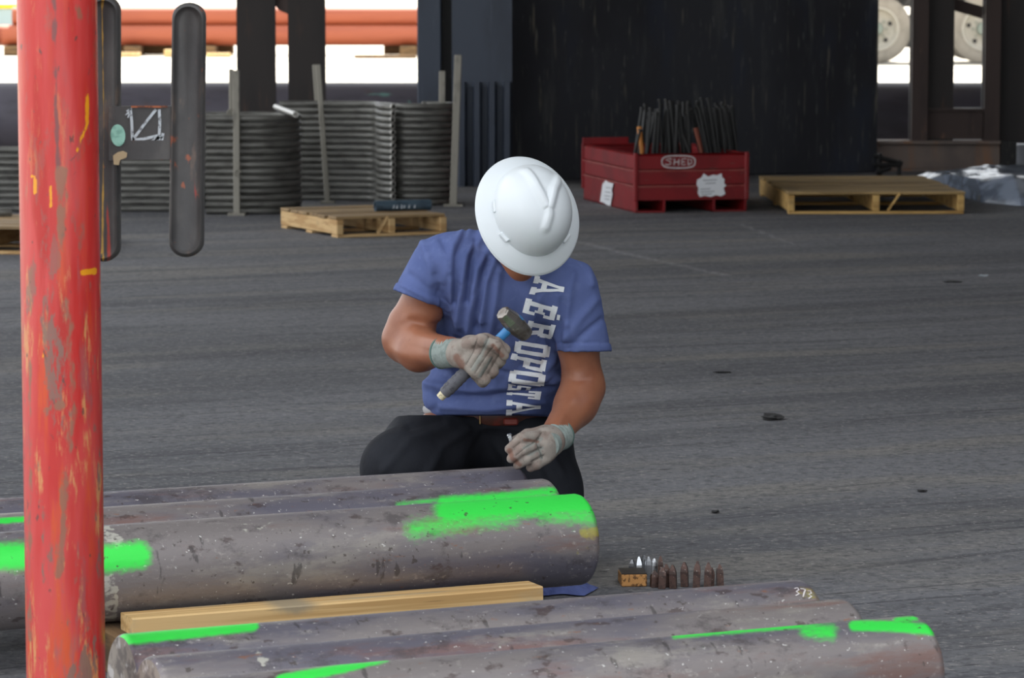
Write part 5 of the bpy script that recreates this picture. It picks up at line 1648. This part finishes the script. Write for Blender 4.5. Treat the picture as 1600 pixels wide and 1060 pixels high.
for ch, bl, br, trr, tl in LET:
    quads = [np.array(zp(*q)) for q in (bl, br, trr, tl)]
    mp_ = lambda u, v: mq_(.045 + .91 * u, v)
    mq_ = lambda u, v: quads[0] * (1 - u) * (1 - v) + quads[1] * u * (1 - v) + quads[2] * u * v + quads[3] * (1 - u) * v
    mb = MB()
    st_ = list(GL[ch])
    for pi_, poly in enumerate(st_):
        n = 9 if pi_ != 0 else 9
        g = []
        cen = np.mean(np.array(poly), 0)
        p4 = [np.array(q) + np.sign(np.array(q) - cen) * np.array([.022, .018]) for q in poly]
        nu, nv = 10, 10
        ok = True
        for j in range(nv + 1):
            for i in range(nu + 1):
                u, v = i / nu, j / nv
                uvp = p4[0] * (1 - u) * (1 - v) + p4[1] * u * (1 - v) + p4[2] * u * v + p4[3] * (1 - u) * v
                w_ = on_shirt(*mp_(uvp[0], uvp[1]), off=.0022 + .0001 * pi_)
                if w_ is None: ok = False; w_ = np.zeros(3)
                g.append(w_)
        if ok: mb.add(g, [[j * (nu + 1) + i, j * (nu + 1) + i + 1, (j + 1) * (nu + 1) + i + 1, (j + 1) * (nu + 1) + i] for j in range(nv) for i in range(nu)])
    if ch == 'E':
        g = []
        for j in range(5):
            for i in range(5):
                g.append(on_shirt(*mp_(.50 + .36 * i / 4, 1.06 + .09 * j / 4 + .02 * i / 4)))
        if all(q is not None for q in g): mb.add(g, [[j * 5 + i, j * 5 + i + 1, (j + 1) * 5 + i + 1, (j + 1) * 5 + i] for j in range(4) for i in range(4)])
    if mb.n: mk('printed_letter', np.vstack(mb.v), mb.f, m_print, shirt, smooth=True)

# gloves -------------------------------------------------------------------
def glove(palm, fingers, thumb, wrist, cuff_to, web_px, nm, cuffr):
    pts = np.array([a for a, _ in palm] + [q for pl, _ in fingers + [thumb] for q in pl] + [wrist, cuff_to])
    f = Field(pts.min(0) - .05, pts.max(0) + .05, .0024)
    add_hand(f, palm, fingers, thumb, 1.0, .012)
    f.cap(palm[0][0], wrist, palm[0][1] * 1.1, cuffr, .02)
    ax_ = (cuff_to - wrist) / np.linalg.norm(cuff_to - wrist)
    f.plane_cut(wrist + ax_ * .004, ax_)
    V, F = f.mesh(1)
    N = vnormals(V, F); X, Y = pix(V); dsp = np.zeros(len(V))
    for pl, w, a in web_px['seams']: dsp += a * np.exp(-(seg_dist(X, Y, pl) / w) ** 2)
    V = V + N * dsp[:, None]
    o = mk(nm, V, F, m_glove, man, smooth=True)
    wb = np.zeros(len(V))
    for pl, w in web_px['web']: wb = np.maximum(wb, np.clip(1.2 - seg_dist(X, Y, pl) / w, 0, 1))
    attr(o, 'web', wb * ((N @ camdir) > 0))
    sm_ = np.zeros(len(V))
    for pl, w, a in web_px['seams']: sm_ = np.maximum(sm_, np.exp(-(seg_dist(X, Y, pl) / 1.5) ** 2))
    attr(o, 'seam', sm_ * ((N @ camdir) > 0))
    st = np.zeros(len(V))
    for pl, w in web_px['stain']: st = np.maximum(st, np.clip(1.1 - seg_dist(X, Y, pl) / w, 0, 1))
    attr(o, 'stain', st)
    # ribbed knit cuff
    L = np.linalg.norm(cuff_to - wrist); n = 40
    ps, rs = [], []
    for i in range(n + 1):
        u = i / n
        ps.append(wrist - ax_ * .006 + ax_ * (L + .006) * u); rs.append(cuffr * (1.0 + .10 * u) + .0012 * math.sin(u * 9 * 2 * math.pi))
    b = MB(); b.tube(ps, rs, 28, hollow=.9); c_ = b.build('knit_cuff', m_cuff, o); smooth_by_angle(c_, 60)
    b = MB(); e = ps[-1]
    sd_ = np.cross(ax_, [0, 0, 1.0]); sd_ /= np.linalg.norm(sd_); up_ = np.cross(sd_, ax_)
    b.tube([e + (sd_ * math.cos(q) + up_ * math.sin(q)) * rs[-1] for q in np.linspace(0, 2 * math.pi, 29)], .0028, 6, cap=False); c_ = b.build('cuff_binding', m_cuff_rim, o); smooth_by_angle(c_, 60)
    return o


gr = glove(palm_R, FING_R, thumb_R, P(716, 552, 8.955), P(690, 552, 9.005),
           dict(seams=[([(735, 575), (748, 556), (760, 536), (764, 525)], 2, -.0025), ([(742, 584), (756, 562), (772, 540)], 2, -.002), ([(728, 570), (740, 548), (745, 530)], 2, -.002), ([(752, 590), (770, 560)], 2, -.002), ([(722, 578), (734, 590)], 2, -.002), ([(762, 585), (778, 558), (782, 545)], 2, -.0025)], stain=[([(714, 560), (722, 572)], 13), ([(770, 540), (784, 556)], 6)],
                web=[([(738, 578), (752, 555), (762, 532)], 6), ([(750, 588), (768, 560)], 5)]), 'work_glove', .036)
gl = glove(palm_L, FING_L, thumb_L, P(862, 688, 9.0), P(874, 679, 9.045),
           dict(seams=[([(842, 686), (820, 700), (806, 712)], 2, -.002), ([(846, 700), (822, 712)], 2, -.002), ([(850, 712), (830, 722)], 2, -.002), ([(846, 676), (838, 692), (848, 716)], 2, -.002), ([(812, 692), (802, 700)], 2, -.0015)], stain=[([(796, 704), (800, 716), (812, 727)], 7), ([(840, 690), (820, 688)], 5)],
                web=[([(846, 686), (820, 700)], 5), ([(848, 700), (826, 712)], 4), ([(840, 690), (846, 716)], 5)]), 'work_glove', .037)
# stamp pinched in the left hand
sa, sb = P(796.5, 682, 8.955), P(806, 712, 8.96)
t = empty('letter_stamp', sb); tag(t, 'bright steel stamp pinched in the left glove of the kneeling man', 'steel stamp')
dv = (sa - sb) / np.linalg.norm(sa - sb); sx = np.cross(dv, [0, 1, 0]); sx /= np.linalg.norm(sx)
b = MB(); b.box((sa + sb) / 2, (.011, .011, np.linalg.norm(sa - sb)), np.stack([sx, np.cross(dv, sx), dv], 1), .002); b.build('shank', m_chrome, t)
b = MB(); b.box(sa + dv * .003, (.013, .013, .008), np.stack([sx, np.cross(dv, sx), dv], 1), .003); b.build('struck_head', m_chrome, t)

# hammer -----------------------------------------------------------------------
ham = empty('club_hammer', ham_a); tag(ham, 'club hammer with blue handle held in the right glove', 'hammer')
gt = ham_a + hax * .012
b = MB(); b.tube([ham_a + hax * .12, ham_b], .0125, 16); o = b.build('handle', m_bluehandle, ham); smooth_by_angle(o, 40)
b = MB(); npt = 26
b.tube([gt + hax * .13 * k / npt for k in range(npt + 1)], [.0150 + .0022 * min(1, k / 3) + .0009 * math.sin(k * 2.1) for k in range(npt + 1)], 18); o = b.build('rubber_grip', m_grip, ham); smooth_by_angle(o, 40)
b = MB(); b.tube([ham_a - hax * .004, ham_a + hax * .014], [.011, .0125], 12); b.build('end_core', m_cream, ham)
hd_ax = P(826, 530, 8.925) - P(783, 490, 8.865); hl = np.linalg.norm(hd_ax); hd_ax /= hl
sx = hax - hd_ax * (hax @ hd_ax); sx /= np.linalg.norm(sx); sy = np.cross(hd_ax, sx)
hcn = ham_b + hax * .002
b = MB(); rings = []
for (u, s) in ((-.052, .0165), (-.050, .0205), (-.036, .0225), (-.016, .0262), (.016, .0262), (.036, .0225), (.050, .0205), (.052, .0165)):
    rings.append(np.array([hcn + hd_ax * u + (sx * math.cos(q) + sy * math.sin(q)) * s for q in (np.arange(8) + .5) * math.pi / 4]))
v = np.vstack(rings); fcs = [list(range(8))[::-1], [56 + k for k in range(8)]]
for i in range(7):
    for k in range(8): fcs.append([i * 8 + k, i * 8 + (k + 1) % 8, (i + 1) * 8 + (k + 1) % 8, (i + 1) * 8 + k])
b.add(v, fcs); o = b.build('hammer_head', m_forge, ham)
bv = o.modifiers.new('bevel', 'BEVEL'); bv.width = .002; bv.segments = 2; bv.limit_method = 'ANGLE'; bv.angle_limit = math.radians(20)
b = MB(); b.tube([hcn + hax * .020, hcn + hax * .0248], .0105, 14); b.build('handle_eye', m_bluehandle, ham)

# hard hat ------------------------------------------------------------------------
nr_, nt_ = 120, 160
dome_a, dome_b = .101, .1195        # half width / half length of the dome
brim_a, brim_b = .1425, .1585
HH = .118
TH, SS = np.meshgrid(np.linspace(0, 2 * math.pi, nt_, endpoint=False), np.linspace(0, 1, nr_), indexing='xy')
c_, s_ = np.cos(TH), np.sin(TH)
ds = .68                              # share of rings on the dome
dome = SS <= ds
q = np.clip(SS / ds, 0, 1)
rho = np.where(dome, np.sin(q * math.pi / 2) ** .95, 1 + (SS - ds) / (1 - ds))
ax_a = np.where(dome, dome_a * rho, dome_a + (brim_a - dome_a) * (rho - 1))
ax_b = np.where(dome, dome_b * rho, dome_b + (brim_b - dome_b) * (rho - 1))
lx = ax_a * c_; ly = ax_b * s_ + np.where(dome, 0, .003 * (rho - 1))
zd = HH * np.clip(1 - np.clip(rho, 0, 1) ** 2.5, 0, 1) ** (1 / 2.1)
zb_ = -.010 * (rho - 1) - .012 * np.clip(rho - 1, 0, 1) ** 2 - .010 * (rho - 1) * np.abs(s_) ** 2 * (s_ > 0)
lz = np.where(dome, zd, zb_)
def ridge(X, Y, pts, w, h):
    d_ = seg_dist(X, Y, pts)
    return h * np.exp(-(d_ / w) ** 3)
# local: x = wearer's right (image left when face points down), y = forward
hv0 = (brim_c[None, None, :] + lx[..., None] * Rh + ly[..., None] * Fh + lz[..., None] * U).reshape(-1, 3)
I = np.arange(nr_ - 1)[:, None] * nt_ + np.arange(nt_)[None, :]; Jn = np.arange(nr_ - 1)[:, None] * nt_ + ((np.arange(nt_) + 1) % nt_)[None, :]
hf = np.stack([I, I + nt_, Jn + nt_, Jn], -1).reshape(-1, 4)
hat_bvh = BVHTree.FromPolygons([tuple(v) for v in hv0], [tuple(q) for q in hf.tolist()])
def hat_hit(x, y):
    q = ray(x, y); q = q / np.linalg.norm(q)
    h_, n__, _, _ = hat_bvh.ray_cast(Vector(CAM), Vector(q))
    return np.array(h_) if h_ is not None else on_plane(x, y, brim_c, U)
def px2hat(x, y):
    """picture point -> hat plane coordinates on the dome surface"""
    p_ = hat_hit(x, y) - brim_c
    return (p_ @ Rh, p_ @ Fh)
vtx = px2hat(857, 316)
rg_ = np.maximum.reduce([ridge(lx, ly, [px2hat(820, 266), px2hat(838, 290), px2hat(854, 320)], .0115, .0085), ridge(lx, ly, [px2hat(869, 268), px2hat(866, 295), px2hat(859, 322)], .0115, .0095),
                         ridge(lx, ly, [vtx, px2hat(859, 335), px2hat(853, 356)], .011, .007)])
lz = lz + np.where(dome, rg_ * np.clip((1 - rho) * 5, 0, 1), 0)
lz = np.where(~dome & (SS > .975), lz - .002, lz)
hv = brim_c[None, None, :] + lx[..., None] * Rh + ly[..., None] * Fh + lz[..., None] * U
hv = hv.reshape(-1, 3)
I = np.arange(nr_ - 1)[:, None] * nt_ + np.arange(nt_)[None, :]; Jn = np.arange(nr_ - 1)[:, None] * nt_ + ((np.arange(nt_) + 1) % nt_)[None, :]
hf = np.stack([I, I + nt_, Jn + nt_, Jn], -1).reshape(-1, 4)
hat = mk('hard_hat', hv, hf, m_hat, man, smooth=True)
bm = bmesh.new(); bm.from_mesh(hat.data); bmesh.ops.remove_doubles(bm, verts=bm.verts, dist=1e-5); bmesh.ops.recalc_face_normals(bm, faces=bm.faces)
bm.to_mesh(hat.data); bm.free()
nrm0 = np.mean([np.array(p_.normal) @ U for p_ in hat.data.polygons])
if nrm0 < 0: hat.data.flip_normals()
hat.data.polygons.foreach_set('use_smooth', [True] * len(hat.data.polygons))
so = hat.modifiers.new('shell', 'SOLIDIFY'); so.thickness = .0035; so.offset = -1
def hat_at(x, y, up):
    return hat_hit(x, y) + U * up
for (x0, y0, x1, y1, w) in ((783, 364, 794, 376, .017), (772, 314, 773, 332, .008), (880, 379, 889, 367, .010), (894, 292, 897, 306, .005)):
    if hat_bvh.ray_cast(Vector(CAM), Vector(ray(x1 + 3, y1)))[0] is None: continue
    a, e = hat_at(x0, y0, .003), hat_at(x1, y1, .003)
    dv = (e - a) / np.linalg.norm(e - a); sx = np.cross(U, dv)
    b = MB(); b.box((a + e) / 2, (np.linalg.norm(e - a) * 1.1, w, .011), np.stack([dv, sx, U], 1), .002); b.build('accessory_slot', m_hat, hat)
f = Field(hc - .14, hc + .14, .005)
f.ell(hp(0, -.012, .032), (.078, .092, .086), HD, .0)
f.plane_cut(hp(0, 0, -.04), -Ud); f.plane_cut(hp(0, .055, 0), Fd)
V, F = f.mesh(1); mk('hair', V, F, m_hair, man, smooth=True)
